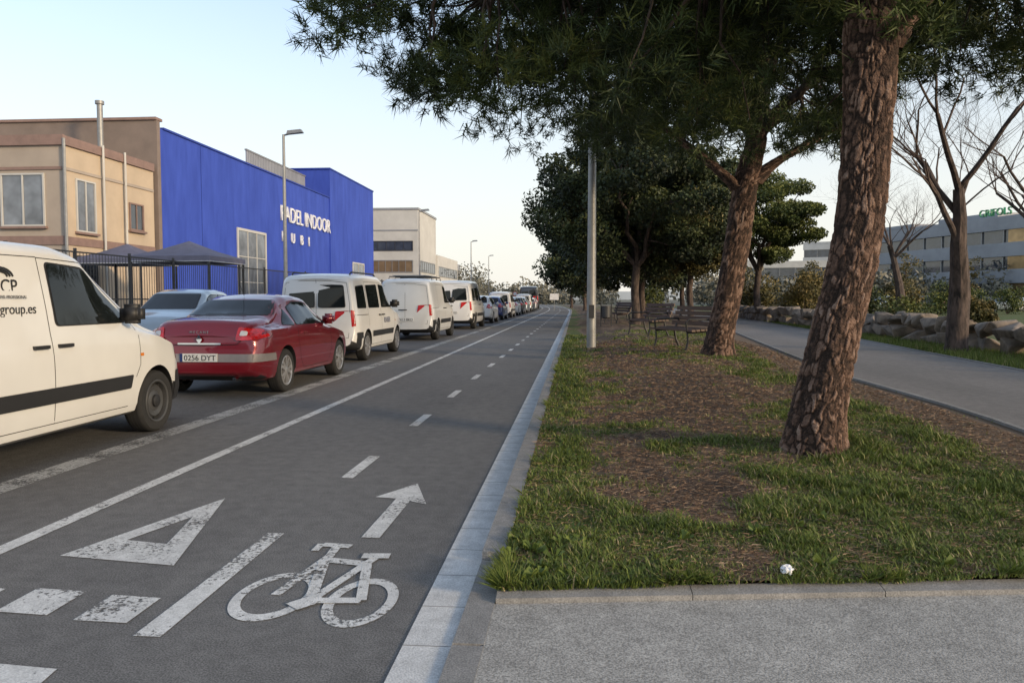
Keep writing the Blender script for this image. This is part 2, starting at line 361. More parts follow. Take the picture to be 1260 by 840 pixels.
# ------------------------------------------------------------------ foliage
def unit(n):
    v=rng.normal(size=(n,3)); return v/np.linalg.norm(v,axis=1,keepdims=True)
def tri_blades(base,d,ln,w,tone):
    n=len(base); side=np.cross(d,unit(n)); side/=np.linalg.norm(side,axis=1,keepdims=True)+1e-9
    V=np.empty((n,3,3)); V[:,0]=base-side*(w/2)[:,None]; V[:,1]=base+side*(w/2)[:,None]; V[:,2]=base+d*ln[:,None]
    return V.reshape(-1,3),np.arange(3*n).reshape(-1,3),np.repeat(tone,3)
def needles(name,clumps,crad,ntuft,nneed,ln,w,parent,m='needle'):
    C=np.array(clumps); nc=len(C)
    t=np.repeat(np.arange(nc),ntuft); N=len(t)
    off=unit(N)*(rng.random(N)**.45)[:,None]; rr=crad*(.6+.7*rng.random(nc))[t]
    off2=off*rr[:,None]*np.array([1,1,.55]); pos=C[t]+off2
    td=off*.8+np.array([0,0,.45])+unit(N)*.35; td/=np.linalg.norm(td,axis=1,keepdims=True)
    q=np.repeat(np.arange(N),nneed); K=len(q)
    d=td[q]*.75+unit(K)*.85; d/=np.linalg.norm(d,axis=1,keepdims=True)
    base=pos[q]+unit(K)*(ln*.25)+td[q]*(rng.random(K)*ln*.8)[:,None]
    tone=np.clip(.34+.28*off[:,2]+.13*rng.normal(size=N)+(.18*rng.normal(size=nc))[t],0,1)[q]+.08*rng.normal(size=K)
    V,F,T=tri_blades(base,d,ln*(.7+.6*rng.random(K)),w*(.7+.6*rng.random(K)),np.clip(tone,0,1))
    return addobj(name,mesh_np(name,V,F,m,T),parent)
def leaves(name,clumps,crad,nleaf,size,parent,m='leaf',flat=.7,bias=0,toneb=.35,shell=.35):
    C=np.array(clumps); nc=len(C); t=np.repeat(np.arange(nc),nleaf); N=len(t)
    off=unit(N)*(rng.random(N)**shell)[:,None]; rr=crad*(.55+.8*rng.random(nc))[t]
    pos=C[t]+off*rr[:,None]*np.array([1,1,flat])
    a=unit(N); b=np.cross(a,unit(N)); b/=np.linalg.norm(b,axis=1,keepdims=True)+1e-9
    s=size*(.6+.8*rng.random(N)); 
    V=np.empty((N,4,3)); V[:,0]=pos-a*s[:,None]*.5; V[:,1]=pos+b*s[:,None]*.28; V[:,2]=pos+a*s[:,None]*.5; V[:,3]=pos-b*s[:,None]*.28
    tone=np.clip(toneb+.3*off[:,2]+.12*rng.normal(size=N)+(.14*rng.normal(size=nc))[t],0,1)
    return addobj(name,mesh_np(name,V.reshape(-1,3),np.arange(4*N).reshape(-1,4),m,np.repeat(tone,4)),parent)
def bez(a,b,sag=.0,n=6,jit=.06):
    a=Vector(a);b=Vector(b);L=(b-a).length; out=[]
    j=[Vector((random.uniform(-1,1),random.uniform(-1,1),random.uniform(-1,1)))*L*jit for _ in range(n)]
    for i in range(n):
        t=i/(n-1); p=a.lerp(b,t)+Vector((0,0,sag*L*4*t*(1-t)))
        if 0<i<n-1: p+=j[i]
        out.append(p)
    return out
def catmull(P,n):
    P=np.array(P,dtype=float); P=np.vstack([2*P[0]-P[1],P,2*P[-1]-P[-2]]); out=[]
    segs=len(P)-3
    for u in np.linspace(0,segs-1e-6,n):
        i=int(u);t=u-i;p0,p1,p2,p3=P[i:i+4]
        out.append(.5*((2*p1)+(-p0+p2)*t+(2*p0-5*p1+4*p2-p3)*t*t+(-p0+3*p1-3*p2+p3)*t**3))
    return np.array(out)
def bark_tube(name,pts,parent,ns=120,nr=260,cw=.040,ch=.12,depth=.011,seed=1):
    """pts: (x,y,z,r)"""
    P=catmull(pts,nr); c=P[:,:3]; r=P[:,3]
    s=np.concatenate([[0],np.cumsum(np.linalg.norm(np.diff(c,axis=0),axis=1))])
    th=np.linspace(0,2*np.pi,ns,endpoint=False)
    TH,SS=np.meshgrid(th,s); circ=2*np.pi*r.mean(); A=TH/(2*np.pi)*circ
    rg=np.random.default_rng(seed)
    nseed=int(circ/cw*(s[-1]/ch)); sa=rg.random(nseed)*circ; sb=rg.random(nseed)*s[-1]
    sx=np.concatenate([sa-circ,sa,sa+circ])/cw; sy=np.tile(sb,3)/ch
    wa=(A/cw).ravel()+ 1.3*(fbm(np.cos(TH).ravel()*6+9,SS.ravel()*9+np.sin(TH).ravel()*4,4,3)-.5)*1.5; wb=(SS/ch).ravel()+1.2*(fbm(np.cos(TH).ravel()*6+np.sin(TH).ravel()*3,SS.ravel()*12,8,3)-.5)
    f1=np.empty(len(wa));f2=np.empty(len(wa)); cid=np.empty(len(wa),int)
    for i in range(0,len(wa),2000):
        D=(wa[i:i+2000,None]-sx)**2+(wb[i:i+2000,None]-sy)**2
        ix=np.argpartition(D,1,axis=1)[:,:2]; dv=np.take_along_axis(D,ix,1); 
        o=np.argsort(dv,axis=1); dv=np.sqrt(np.take_along_axis(dv,o,1)); f1[i:i+2000]=dv[:,0]; f2[i:i+2000]=dv[:,1]; cid[i:i+2000]=np.take_along_axis(ix,o,1)[:,0]
    e=sst(f2-f1,.0,.34); lev=rg.random(nseed)[cid%nseed]
    fine=fbm(np.cos(TH).ravel()*16+40,SS.ravel()*22+np.sin(TH).ravel()*16,2,3)
    h=(e*(.35+.65*lev)+.45*(fine-.3)*(.4+.6*e)).reshape(nr,ns)
    RR=r[:,None]*(1+.05*np.sin(3*TH+SS*1.3)+.03*np.sin(5*TH-SS*2))+(h-.6)*depth*2
    fl=np.exp(-SS/.22)*(.05*np.maximum(0,np.sin(4*TH+1)))
    RR=RR+fl
    V=np.stack([c[:,0][:,None]+RR*np.cos(TH),c[:,1][:,None]+RR*np.sin(TH),c[:,2][:,None]+0*TH],-1).reshape(-1,3)
    i=np.arange(nr-1)[:,None]*ns; k=np.arange(ns)[None,:]; k2=(k+1)%ns
    F=np.stack([(i+k).ravel(),(i+k2).ravel(),(i+ns+k2).ravel(),(i+ns+k).ravel()],-1)
    tone=.20+.6*h.ravel()+.22*(lev-.5)*e
    return addobj(name,mesh_np(name,V,F,'bark',tone,smooth=True),parent)
def canopy_pts(c,r,n,zlow=-1,zhi=1,pw=.45,keep=None):
    out=[]
    while len(out)<n:
        v=unit(1)[0]; q=random.random()**pw
        p=v*q
        if not(zlow<=p[2]<=zhi): continue
        P=np.array(c)+p*np.array(r)
        if keep and not keep(P): continue
        out.append(P)
    return out
# pine 1 (near)
z1=float(vz(2.0,6.6))-.06
p1=empty('pine_tree',(0,0,0))
bark_tube('trunk',[(2.0,6.6,z1,.262),(2.02,6.6,z1+.3,.228),(2.12,6.6,1.0,.200),(2.30,6.6,1.95,.190),(2.38,6.62,3.0,.192),(2.42,6.7,3.6,.205),(2.45,6.8,4.1,.17),(2.4,7.0,5.2,.13),(2.3,7.2,6.2,.09)],p1,ns=190,nr=520,seed=3)
bark_tube('limb_1',[(2.5,6.68,3.45,.12),(2.72,6.68,3.75,.115),(2.98,6.7,4.05,.105),(3.5,6.9,4.6,.09),(4.2,7.3,5.3,.06)],p1,ns=60,nr=110,seed=5,depth=.009)
mb=MB()
C1=canopy_pts((1.55,8.5,5.6),(4.85,5.0,2.6),410,zhi=.6,keep=lambda P:P[1]>4.2 and P[0]>-2.7)
C1+=canopy_pts((5.0,8.6,5.6),(2.9,3.2,1.7),90,keep=lambda P:P[1]>5)
attr=[Vector((2.4,6.9,z)) for z in(4.0,4.5,5.0,5.6,6.0)]
hubs=[]
for k in range(11):
    a=k*2*math.pi/11+.3; hub=Vector((1.6+3.0*math.cos(a),8.2+2.8*math.sin(a),4.9+random.uniform(-.5,.9))); 
    if hub.y<5.2: hub.y=5.2
    st=min(attr,key=lambda q:abs(q.z-hub.z+.6)); pts=bez(st,hub,.06,7,.03); mb.tube(pts,list(np.linspace(.085,.04,7)),'bark2',8); hubs+=pts[2:]
for c in C1:
    c=Vector(c); h=min(hubs,key=lambda q:(q-c).length); mb.tube(bez(h,c,.04,5,.06),[.022,.018,.013,.009,.005],'bark2',5,False)
mb.obj('branches',p1)
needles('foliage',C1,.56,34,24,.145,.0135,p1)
# pine 2
z2=float(vz(2.95,16.3))-.05
p2=empty('pine_tree')
bark_tube('trunk',[(2.95,16.3,z2,.36),(2.98,16.3,z2+.35,.29),(3.12,16.3,1.4,.265),(3.35,16.3,2.9,.255),(3.5,16.3,3.9,.24),(3.68,16.35,4.7,.2),(3.8,16.5,5.8,.15),(3.8,16.6,7.2,.1)],p2,ns=90,nr=240,cw=.06,ch=.18,depth=.014,seed=8)
bark_tube('limb_1',[(3.42,16.3,3.55,.16),(3.0,16.25,3.95,.14),(2.55,16.2,4.3,.125),(2.1,16.2,4.65,.11),(1.2,16.2,5.4,.08)],p2,ns=40,nr=80,seed=9,depth=.011)
bark_tube('limb_2',[(3.55,16.3,3.75,.2),(4.0,16.3,4.15,.17),(4.6,16.3,4.5,.15),(5.3,16.4,4.95,.12),(6.2,16.6,5.7,.08)],p2,ns=40,nr=80,seed=10,depth=.011)
mb=MB(); C2=canopy_pts((3.0,16.8,6.9),(5.4,5,2.6),270,zhi=.7)
hubs=[]
for k in range(9):
    a=k*2*math.pi/9; hub=Vector((3+3.2*math.cos(a),16.6+3*math.sin(a),6.2+random.uniform(-.5,.8)))
    st=Vector((3.7,16.4,random.uniform(4.5,6.2))); pts=bez(st,hub,.06,7,.03); mb.tube(pts,list(np.linspace(.1,.045,7)),'bark2',8); hubs+=pts[2:]
for c in C2:
    c=Vector(c); h=min(hubs,key=lambda q:(q-c).length); mb.tube(bez(h,c,.04,5,.06),[.028,.022,.016,.01,.006],'bark2',5,False)
mb.obj('branches',p2)
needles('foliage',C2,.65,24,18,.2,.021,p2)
def broad(name,x,y,zc,rad,n,nl,size,m='leaf',th=3,tr=.2,toneb=.35,crad=.9,flat=.7,bark='bark2'):
    p=empty(name); mb=MB(); z0=float(vz(x,y))-.1 if x>-.3 else .1
    rz=rad[2]; fork=min(th,zc-rz*.3)
    mb.tube([(x,y,z0),(x+.05,y,z0+.4),(x-.04,y,fork*.6),(x+.05,y,fork)],[tr*1.35,tr,tr*.9,tr*.85],bark,12)
    C=canopy_pts((x,y,zc),rad,n,pw=.35)
    hubs=[]
    for k in range(8):
        a=k*math.pi/4+.4; hub=Vector((x+rad[0]*.5*math.cos(a),y+rad[1]*.5*math.sin(a),zc+random.uniform(-.3,.4)*rz))
        pts=bez((x+.05,y,fork-.1),hub,.03,6,.05); mb.tube(pts,list(np.linspace(tr*.6,tr*.22,6)),bark,7); hubs+=pts[2:]
    for c in C[::2]:
        c=Vector(c);h=min(hubs,key=lambda q:(q-c).length); mb.tube(bez(h,c,.03,4,.06),[.04,.03,.02,.008],bark,5,False)
    mb.obj('trunk_and_branches',p)
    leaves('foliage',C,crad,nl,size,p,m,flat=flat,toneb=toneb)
    return p
broad('oak_tree',2.75,36,6.0,(4.9,5,3.6),190,520,.155,crad=.85)
broad('oak_tree',3.9,46,5.8,(5.0,5,3.5),120,380,.2,crad=1.0)
broad('plane_tree',5.6,38.5,4.7,(2.6,2.6,2.3),70,420,.14,m='leafy',crad=.7,tr=.16)
broad('oak_tree',4.6,60,6,(6,5,3.8),100,280,.28,crad=1.3)
broad('pine_tree',10.3,45,6.0,(3.5,3.3,2.5),120,520,.15,crad=.7,flat=.55,toneb=.45,m='leafp')
broad('pine_tree',8.4,62,6.3,(3.6,3.3,2.6),70,300,.24,crad=.9,toneb=.45,m='leafp')
broad('oak_tree',1.0,85,6,(4.5,5,3.6),70,260,.34,crad=1.3)
broad('oak_tree',-.6,115,6,(4.5,5,3.4),60,200,.42,crad=1.4)
def bare_tree(name,x,y,h,tr,seed,spread=1.0,lv=5):
    random.seed(seed); p=empty(name); mb=MB()
    def grow(a,d,L,r,l):
        n=4; pts=[a]; dd=d.copy()
        for i in range(n):
            dd=(dd+Vector((random.uniform(-.18,.18),random.uniform(-.18,.18),random.uniform(-.05,.16)))).normalized(); pts.append(pts[-1]+dd*L/n)
        r1=r*(.62 if l else .5); mb.tube(pts,list(np.linspace(r,r1,n+1)),'bark2' if l<2 else 'twig',9 if l<2 else 5,False)
        if l>=lv: return
        k=random.choice([3,4,4]) if l else 6
        for j in range(k):
            ax=Vector((random.uniform(-1,1),random.uniform(-1,1),random.uniform(-.25,.6))).normalized()
            nd=(dd*.75+ax*.8*spread).normalized(); st=pts[-1] if j<2 else pts[random.choice([2,3,3])]
            grow(st,nd,L*random.uniform(.58,.8),r1*random.uniform(.45,.7),l+1)
    z=float(vz(x,y))-.1
    mb.tube([(x,y,z),(x,y,z+.3),(x+.03,y,z+h*.18)],[tr*1.35,tr*1.05,tr],'bark2',12)
    grow(Vector((x+.03,y,z+h*.18)),Vector((0,0,1)),h*.32,tr,0)
    mb.obj('trunk_and_branches',p); random.seed(seed+1); return p
bare_tree('bare_tree',8.4,17.8,7.4,.22,4)
bare_tree('bare_tree',12.6,22,7.5,.2,12)
bare_tree('bare_tree',14.5,36,7.5,.2,18)
def bush(x,y,r,n=26,nl=160,size=.08,m='leaf',toneb=.55,z=None,h=1.0,name='bush'):
    p=empty(name); C=canopy_pts((x,y,(.2 if z is None else z)+r*h*.75),(r*.75,r*.75,r*.75*h),n,pw=.4)
    mb=MB(); 
    for c in C[:10]: mb.tube(bez((x,y,.15),c,.02,4,.04),[.03,.02,.015,.01],'twig',5,False)
    mb.obj('stems',p); leaves('foliage',C,r*.38,nl,size,p,m,toneb=toneb,flat=.9)
bush(10.5,25.5,.95,toneb=.5,m='leafp'); bush(5.0,52,1.3,size=.14,toneb=.5,m='leafp'); bush(12.5,44,1.5,size=.14,m='leafy'); bush(15,50,1.8,size=.16,m='leafy'); bush(13.6,60,2.2,size=.2,m='leafy',toneb=.4)
for (x,y,r) in((19,52,1.5),(22.5,56,1.7),(27,60,1.5),(18,44,1.1),(31,63,1.6),(35,66,1.6),(16.5,33,.8)): bush(x,y,r,size=.15,m=random.choice(['leafy','leafp','leaf']),toneb=.45,n=22,nl=130)
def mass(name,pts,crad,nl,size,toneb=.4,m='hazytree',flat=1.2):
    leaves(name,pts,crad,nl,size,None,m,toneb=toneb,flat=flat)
P=[]
for i in range(90):
    x=random.uniform(-60,12); y=random.uniform(210,260); P.append((x,y,random.uniform(.5,4.2)))
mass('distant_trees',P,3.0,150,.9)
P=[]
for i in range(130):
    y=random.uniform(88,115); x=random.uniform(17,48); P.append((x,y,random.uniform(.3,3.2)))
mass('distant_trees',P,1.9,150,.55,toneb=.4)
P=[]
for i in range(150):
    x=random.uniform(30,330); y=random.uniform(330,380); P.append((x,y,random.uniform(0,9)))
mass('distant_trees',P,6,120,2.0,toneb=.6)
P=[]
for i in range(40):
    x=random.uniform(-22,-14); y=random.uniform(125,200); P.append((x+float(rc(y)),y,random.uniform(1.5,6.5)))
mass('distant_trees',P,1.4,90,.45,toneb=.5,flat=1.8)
for (x,y,h) in((27,66,5.0),(33.5,70,4.8),(18.5,64,4.2)):
    p=empty('young_tree'); C=[np.array((x+random.gauss(0,.35),y+random.gauss(0,.35),1.2+random.random()*(h-1.2))) for _ in range(30)]
    mb=MB(); mb.tube([(x,y,.1),(x,y,h*.8)],[.08,.03],'twig',7); mb.obj('trunk',p); leaves('foliage',C,.5,70,.16,p,'leafy',toneb=.4)
# ------------------------------------------------------------------ grass & litter
def grass():
    N=330000
    u=rng.random(N); t=.0+ (np.exp(u*np.log(26/1.0))-1)*1.0
    x=-.36+rng.random(N)**1.0*5.0; y=edge(x)+t-.03
    b=bare(x,y); keep=(rng.random(N)<(b*.95+.035)*np.clip(.2+ .75*b,0,1))&(x<pl(y)-.05)&(np.hypot(x-2.0,y-6.6)>.27)
    x=x[keep];y=y[keep];b=b[keep]; t=t[keep]
    n=len(x); cl=fbm(x*3.3,y*3.3,51,3)
    h=(.020+.125*np.clip(cl-.28,0,1)**1.2*(.3+1.0*b))*(.5+.9*rng.random(n))*(1+.02*t)
    tall=rng.random(n)<.03; h=np.where(tall,h*1.9,h)
    w=(.0045+.004*rng.random(n))*(1+.12*t)
    an=rng.random(n)*2*np.pi; lean=.25+.85*rng.random(n)
    d=np.stack([np.cos(an)*lean,np.sin(an)*lean,np.ones(n)],-1); d/=np.linalg.norm(d,axis=1,keepdims=True)
    sd=np.stack([-np.sin(an),np.cos(an),np.zeros(n)],-1)
    z=vz(x,y)-.004; base=np.stack([x,y,z],-1)
    mid=base+d*(h*.55)[:,None]; tip=mid+(d*.55+np.stack([np.cos(an),np.sin(an),0*an],-1)*.45)*(h*.5)[:,None]
    V=np.stack([base-sd*w[:,None]/2,base+sd*w[:,None]/2,mid-sd*w[:,None]*.4,mid+sd*w[:,None]*.4,tip],1)
    i=np.arange(n)*5; F=np.concatenate([np.stack([i,i+1,i+3],-1),np.stack([i,i+3,i+2],-1),np.stack([i+2,i+3,i+4],-1)])
    tone=np.clip(.22+.55*fbm(x*1.7,y*1.7,77,3)+.16*rng.normal(size=n)-.08+np.where(rng.random(n)<.15,.45,0)+.12*(1-b),0,1)
    addobj('grass',mesh_np('grass',V.reshape(-1,3),F,'grass',np.repeat(tone,5)))
    N=9000; s=rng.random(N)
    side=rng.random(N)<.6
    x=np.where(side,-.36+.06*rng.random(N),-.36+s*4.5); y=np.where(side,3.5+s**2*14,0); y=np.where(side,y,edge(x)+.03*rng.random(N))
    k=fbm(x*4,y*4,5,2)>.5; x=x[k];y=y[k];side=side[k]; n=len(x)
    d=np.stack([np.where(side,-.7,0)+.5*rng.normal(size=n),np.where(side,0,-.7)+.5*rng.normal(size=n),.45+.6*rng.random(n)],-1); d/=np.linalg.norm(d,axis=1,keepdims=True)
    V,F,T=tri_blades(np.stack([x,y,vz(x,y)],-1),d,.05+.09*rng.random(n),.006+.004*rng.random(n),np.clip(.45+.2*rng.normal(size=n),0,1))
    addobj('grass_edge_tufts',mesh_np('gt',V,F,'grass',T))
    N=120000; u=rng.random(N); t=(np.exp(u*np.log(20))-1); x=-.36+rng.random(N)*5; y=edge(x)+t
    k=(rng.random(N)<(1-.65*bare(x,y)))&(x<pl(y)-.2); x=x[k];y=y[k];t=t[k];n=len(x)
    an=rng.random(n)*2*np.pi; d=np.stack([np.cos(an),np.sin(an),.12*rng.normal(size=n)],-1)
    V,F,T=tri_blades(np.stack([x,y,vz(x,y)+.006+.010*rng.random(n)],-1),d,.03+.05*rng.random(n),(.0025+.0025*rng.random(n))*(1+.15*t),rng.random(n))
    addobj('needle_litter',mesh_np('nl',V,F,'litter',T))
    N=60000; y=8+rng.random(N)*45; x=pl(y)+3.15+rng.random(N)*2.6; k=bare(x,y)>.25; x=x[k];y=y[k];n=len(x)
    d=unit(n)*.5+np.array([0,0,1]); d/=np.linalg.norm(d,axis=1,keepdims=True)
    V,F,T=tri_blades(np.stack([x,y,vz(x,y)],-1),d,.06+.12*rng.random(n),.016+.01*rng.random(n),np.clip(.5+.2*rng.normal(size=n),0,1))
    addobj('grass_strip',mesh_np('gs',V,F,'grass',T))
grass()
W=[]
for i in range(26):
    x=random.choice([random.uniform(-.33,.0),random.uniform(-.3,3.5)]); y=float(edge(x))+random.uniform(.02,.9)
    for k in range(9):
        a=random.uniform(0,6.28); W.append((x,y,a))
W=np.array(W); n=len(W); d=np.stack([np.cos(W[:,2]),np.sin(W[:,2]),.5+.3*rng.random(n)],-1); d/=np.linalg.norm(d,axis=1,keepdims=True)
V,F,T=tri_blades(np.stack([W[:,0],W[:,1],vz(W[:,0],W[:,1])+.005],-1)+d*.07,-d,.07+.0*d[:,0],.02+.01*rng.random(n),.3+.3*rng.random(n))
addobj('weeds',mesh_np('weeds',V,F,'grass',T))
me=bpy.data.meshes.new('paper'); bm=bmesh.new(); bmesh.ops.create_icosphere(bm,subdivisions=3,radius=.03)
for v in bm.verts:
    q=hsh(round(v.co.x*90),round(v.co.y*90),round(v.co.z*90)); v.co*=.6+.6*q; v.co.z*=.8
bm.to_mesh(me); bm.free(); me.materials.append(M['signwhite']); addobj('crumpled_paper',me,None,(1.02,3.74,float(vz(1.02,3.74))+.03))
# ------------------------------------------------------------------ boulder wall
def boulders():
    bm=bmesh.new(); random.seed(5)
    for row,(zc,sz) in enumerate(((.36,.46),(.74,.40))):
        y=7.0
        while y<52:
            L=random.uniform(.4,1.5)*(1 if row==0 else .85); xw=9.2+.035*(y-16); cz=zc+random.uniform(-.07,.09)
            vs=[]
            for _ in range(16):
                v=Vector((random.uniform(-1,1),random.uniform(-1,1),random.uniform(-1,1))); m_=max(abs(v.x),abs(v.y),abs(v.z)); v/=m_; v*=random.uniform(.85,1.05)
                vs.append(bm.verts.new((xw+.12+v.x*random.uniform(.3,.38),y+L/2+v.y*L/2*1.0,cz+v.z*sz/2*random.uniform(.9,1.3))))
            r=bmesh.ops.convex_hull(bm,input=vs); dl=[e for e in r['geom_interior'] if isinstance(e,bmesh.types.BMVert)]
            bmesh.ops.delete(bm,geom=list(set(dl)),context='VERTS'); y+=L*random.uniform(.82,.95)
    me=bpy.data.meshes.new('stone_wall'); 
    bmesh.ops.bevel(bm,geom=list(bm.edges),offset=.018,segments=1,affect='EDGES')
    bm.to_mesh(me); bm.free(); me.materials.append(M['rock']); addobj('stone_wall',me)
boulders()
# ------------------------------------------------------------------ vehicles
def smooth_prof(pts,L,sig):
    ys=np.linspace(0,L,500); p=np.array(pts); v=np.interp(ys,p[:,0],p[:,1])
    k=max(1,int(sig/(L/500)*3)); w=np.exp(-.5*(np.arange(-k,k+1)/(k/3))**2); w/=w.sum()
    return ys,np.convolve(np.pad(v,k,mode='edge'),w,'valid')
class Car:
    def __init__(s,name,loc,rot,sc,spec):
        s.p=empty(name,loc,rot,sc); s.sp=spec; L=spec['L']; s.L=L
        fs={k:smooth_prof(spec[k],L,spec.get('sig',{}).get(k,.035)) for k in('top','bot','belt','w','wt')}
        ys=np.unique(np.concatenate([np.linspace(0,L,90),.16*(1-np.cos(np.linspace(0,np.pi/2,9))),L-.16*(1-np.cos(np.linspace(0,np.pi/2,9)))]))
        g=lambda k:np.interp(ys,fs[k][0],fs[k][1])
        top,bot,belt,w,wt=g('top'),g('bot'),g('belt'),g('w'),g('wt')
        s.fw=lambda y:float(np.interp(y,fs['w'][0],fs['w'][1]))
        re=.16
        d=np.minimum(ys,L-ys); kk=np.sqrt(np.clip(1-(1-np.clip(d/re,0,1))**2,0,1)); q=1-kk
        ez=spec.get('endz',.05)
        w=w*(1-.10*q); wt=wt*(1-.07*q); top=top-ez*q; bot=bot+.05*q; belt=np.minimum(belt,top-.02)
        V=[];nr=0
        be=spec.get('bump',(.0,.5))
        for i,y in enumerate(ys):
            W,Wt,zb,ze,zt=w[i],wt[i],bot[i],belt[i],top[i]; h=ze-zb
            half=[(0,zb),(.6*W,zb),(.86*W,zb+.01),(.94*W,zb+.045),(.975*W,zb+.12),(.995*W,zb+.38*h),(W,zb+.55*h),(.997*W,zb+.75*h),(.98*W,zb+.9*h),(.96*W,ze)]
            gg=zt-ze; r=min(.14,gg*.62); a=min(.17,Wt*.4); Wt=min(Wt,.96*W)
            for t in(.33,.66,1.): half.append((.96*W+(Wt-.96*W)*t**1.15,ze+(zt-r-ze)*t))
            for an in(22,45,67,90): half.append((Wt-a+a*math.cos(R(an)),zt-r+r*math.sin(R(an))))
            cr=.022; half+=[((Wt-a)*.5,zt+cr*.7),(0,zt+cr)]
            ring=half+[(-x,z) for x,z in half[-2:0:-1]]
            nr=len(ring)
            for x,z in ring:
                yy=y
                sgn=-1 if y<L/2 else 1
                dd=d[i]
                if dd<.35: yy+=sgn*be[0]*float(sst(be[1]-z,-.03,.03))*(1-dd/.35)
                V.append((x,yy,z))
        n=len(ys)
        F=[(i*nr+k,i*nr+(k+1)%nr,(i+1)*nr+(k+1)%nr,(i+1)*nr+k) for i in range(n-1) for k in range(nr)]
        F+= [tuple(range(nr))[::-1],tuple((n-1)*nr+k for k in range(nr))]
        V=[(x,y+(.10*abs(x/w.max())**3*(1-d_/.4) if (y<L/2) else -.16*abs(x/w.max())**3*(1-d_/.4))*(1 if d_<.4 else 0),z) for (x,y,z) in V for d_ in [max(0,min(y,L-y))]]
        me=bpy.data.meshes.new('body'); me.from_pydata(V,[],F); me.materials.append(M[spec['paint']]); me.materials.append(M['blackpl']); me.materials.append(M[spec.get('bmat','blackpl')])
        bz=spec.get('bz',None)
        if bz:
            for pl_ in me.polygons:
                c=pl_.center
                if c.z<bz[0] and (c.y<bz[1] or c.y>L-bz[2]): pl_.material_index=2
                if c.z<spec.get('sill',.0): pl_.material_index=1
        me.update(); bm=bmesh.new(); bm.from_mesh(me); bmesh.ops.recalc_face_normals(bm,faces=bm.faces); s.bvh=BVHTree.FromBMesh(bm); bm.to_mesh(me); bm.free()
        o=addobj('body',me,s.p)
        wr=spec['wr']; cut=MB(); cut.mi(spec['paint']); cut.mats+= ['blackpl']
        for wy in spec['wheels']:
            for sx in(-1,1):
                W=s.fw(wy); n_=40; vs=[]
                for xx in(W-.30,W+.3):
                    for k in range(n_): vs.append((sx*xx,wy+(wr+.05)*math.cos(2*math.pi*k/n_),wr+.0+(wr+.055)*math.sin(2*math.pi*k/n_)))
                cut.add(vs,[(k,(k+1)%n_,n_+(k+1)%n_,n_+k) for k in range(n_)]+[tuple(range(n_)),tuple(range(n_,2*n_))],'blackpl')
        co=addobj('cut',cut.mesh('cut')); co.parent=s.p
        md=o.modifiers.new('b','BOOLEAN'); md.object=co; md.operation='DIFFERENCE'; md.solver='EXACT'
        bpy.context.view_layer.update(); dg=bpy.context.evaluated_depsgraph_get(); m2=bpy.data.meshes.new_from_object(o.evaluated_get(dg)); o.modifiers.clear(); o.data=m2
        bpy.data.objects.remove(co)
        m2.polygons.foreach_set('use_smooth',[True]*len(m2.polygons)); m2.set_sharp_from_angle(angle=R(38))
        s.parts={}
        wm=wheel_mesh(wr,spec.get('rim','alloy'))
        k=1
        for wy in spec['wheels']:
            for sx in(1,-1):
                addobj('wheel_%d'%k,wm,s.p,(sx*(s.fw(wy)-.115),wy,wr),(0,0,0 if sx>0 else math.pi)); k+=1
    def cast(s,o,d):
        h=s.bvh.ray_cast(Vector(o),Vector(d)); return h
    def panel(s,name,poly,m,view,off=.004,both=True,step=.05):
        """poly in (y,z) for side, (x,z) for rear/front"""
        P=[]; n=len(poly)
        for i in range(n):
            a=Vector(poly[i]);b=Vector(poly[(i+1)%n]); k=max(1,int((b-a).length/step))
            for j in range(k): P.append(a.lerp(b,j/k))
        nb=len(P); xs=[p.x for p in P];zs=[p.y for p in P]
        def inside(x,y):
            c=False;j=nb-1
            for i in range(nb):
                if (P[i].y>y)!=(P[j].y>y) and x<(P[j].x-P[i].x)*(y-P[i].y)/(P[j].y-P[i].y)+P[i].x: c=not c
                j=i
            return c
        x=min(xs)+step
        while x<max(xs):
            z=min(zs)+step
            while z<max(zs):
                if inside(x,z) and min((p-Vector((x,z))).length for p in P[:nb])>step*.45: P.append(Vector((x,z)))
                z+=step
            x+=step
        r=geometry.delaunay_2d_cdt(P,[],[list(range(nb))],1,1e-5); vv,ff=r[0],r[2]
        mb=s.parts.setdefault(name,MB())
        sides=[1,-1] if both else [1]
        for sx in sides:
            out=[];ok=True
            for v in vv:
                if view=='side': h=s.cast((sx*3,v.x,v.y),(-sx,0,0))
                elif view=='rear': h=s.cast((sx*v.x,-3,v.y),(0,1,0))
                elif view=='front': h=s.cast((sx*v.x,s.L+3,v.y),(0,-1,0))
                elif view=='top': h=s.cast((sx*v.x,v.y,4),(0,0,-1))
                if h[0] is None: ok=False; out.append(Vector((0,0,0))); continue
                nrm=h[1]; 
                dv={'side':Vector((sx,0,0)),'rear':Vector((0,-1,0)),'front':Vector((0,1,0)),'top':Vector((0,0,1))}[view]
                if nrm.dot(dv)<0: nrm=-nrm
                out.append(h[0]+(nrm*.6+dv*.4)*off)
            if not ok: 
                continue
            mb.add(out,[tuple(f) for f in ff],m)
    def line(s,name,pts,w=.007,m='seam',view='side',off=.0022,both=True):
        for a,b in zip(pts[:-1],pts[1:]):
            a=Vector(a);b=Vector(b);d=(b-a).normalized();n=Vector((-d.y,d.x))*w/2
            s.panel(name,[tuple(a-n),tuple(b-n),tuple(b+n),tuple(a+n)],m,view,off,both,step=.06)
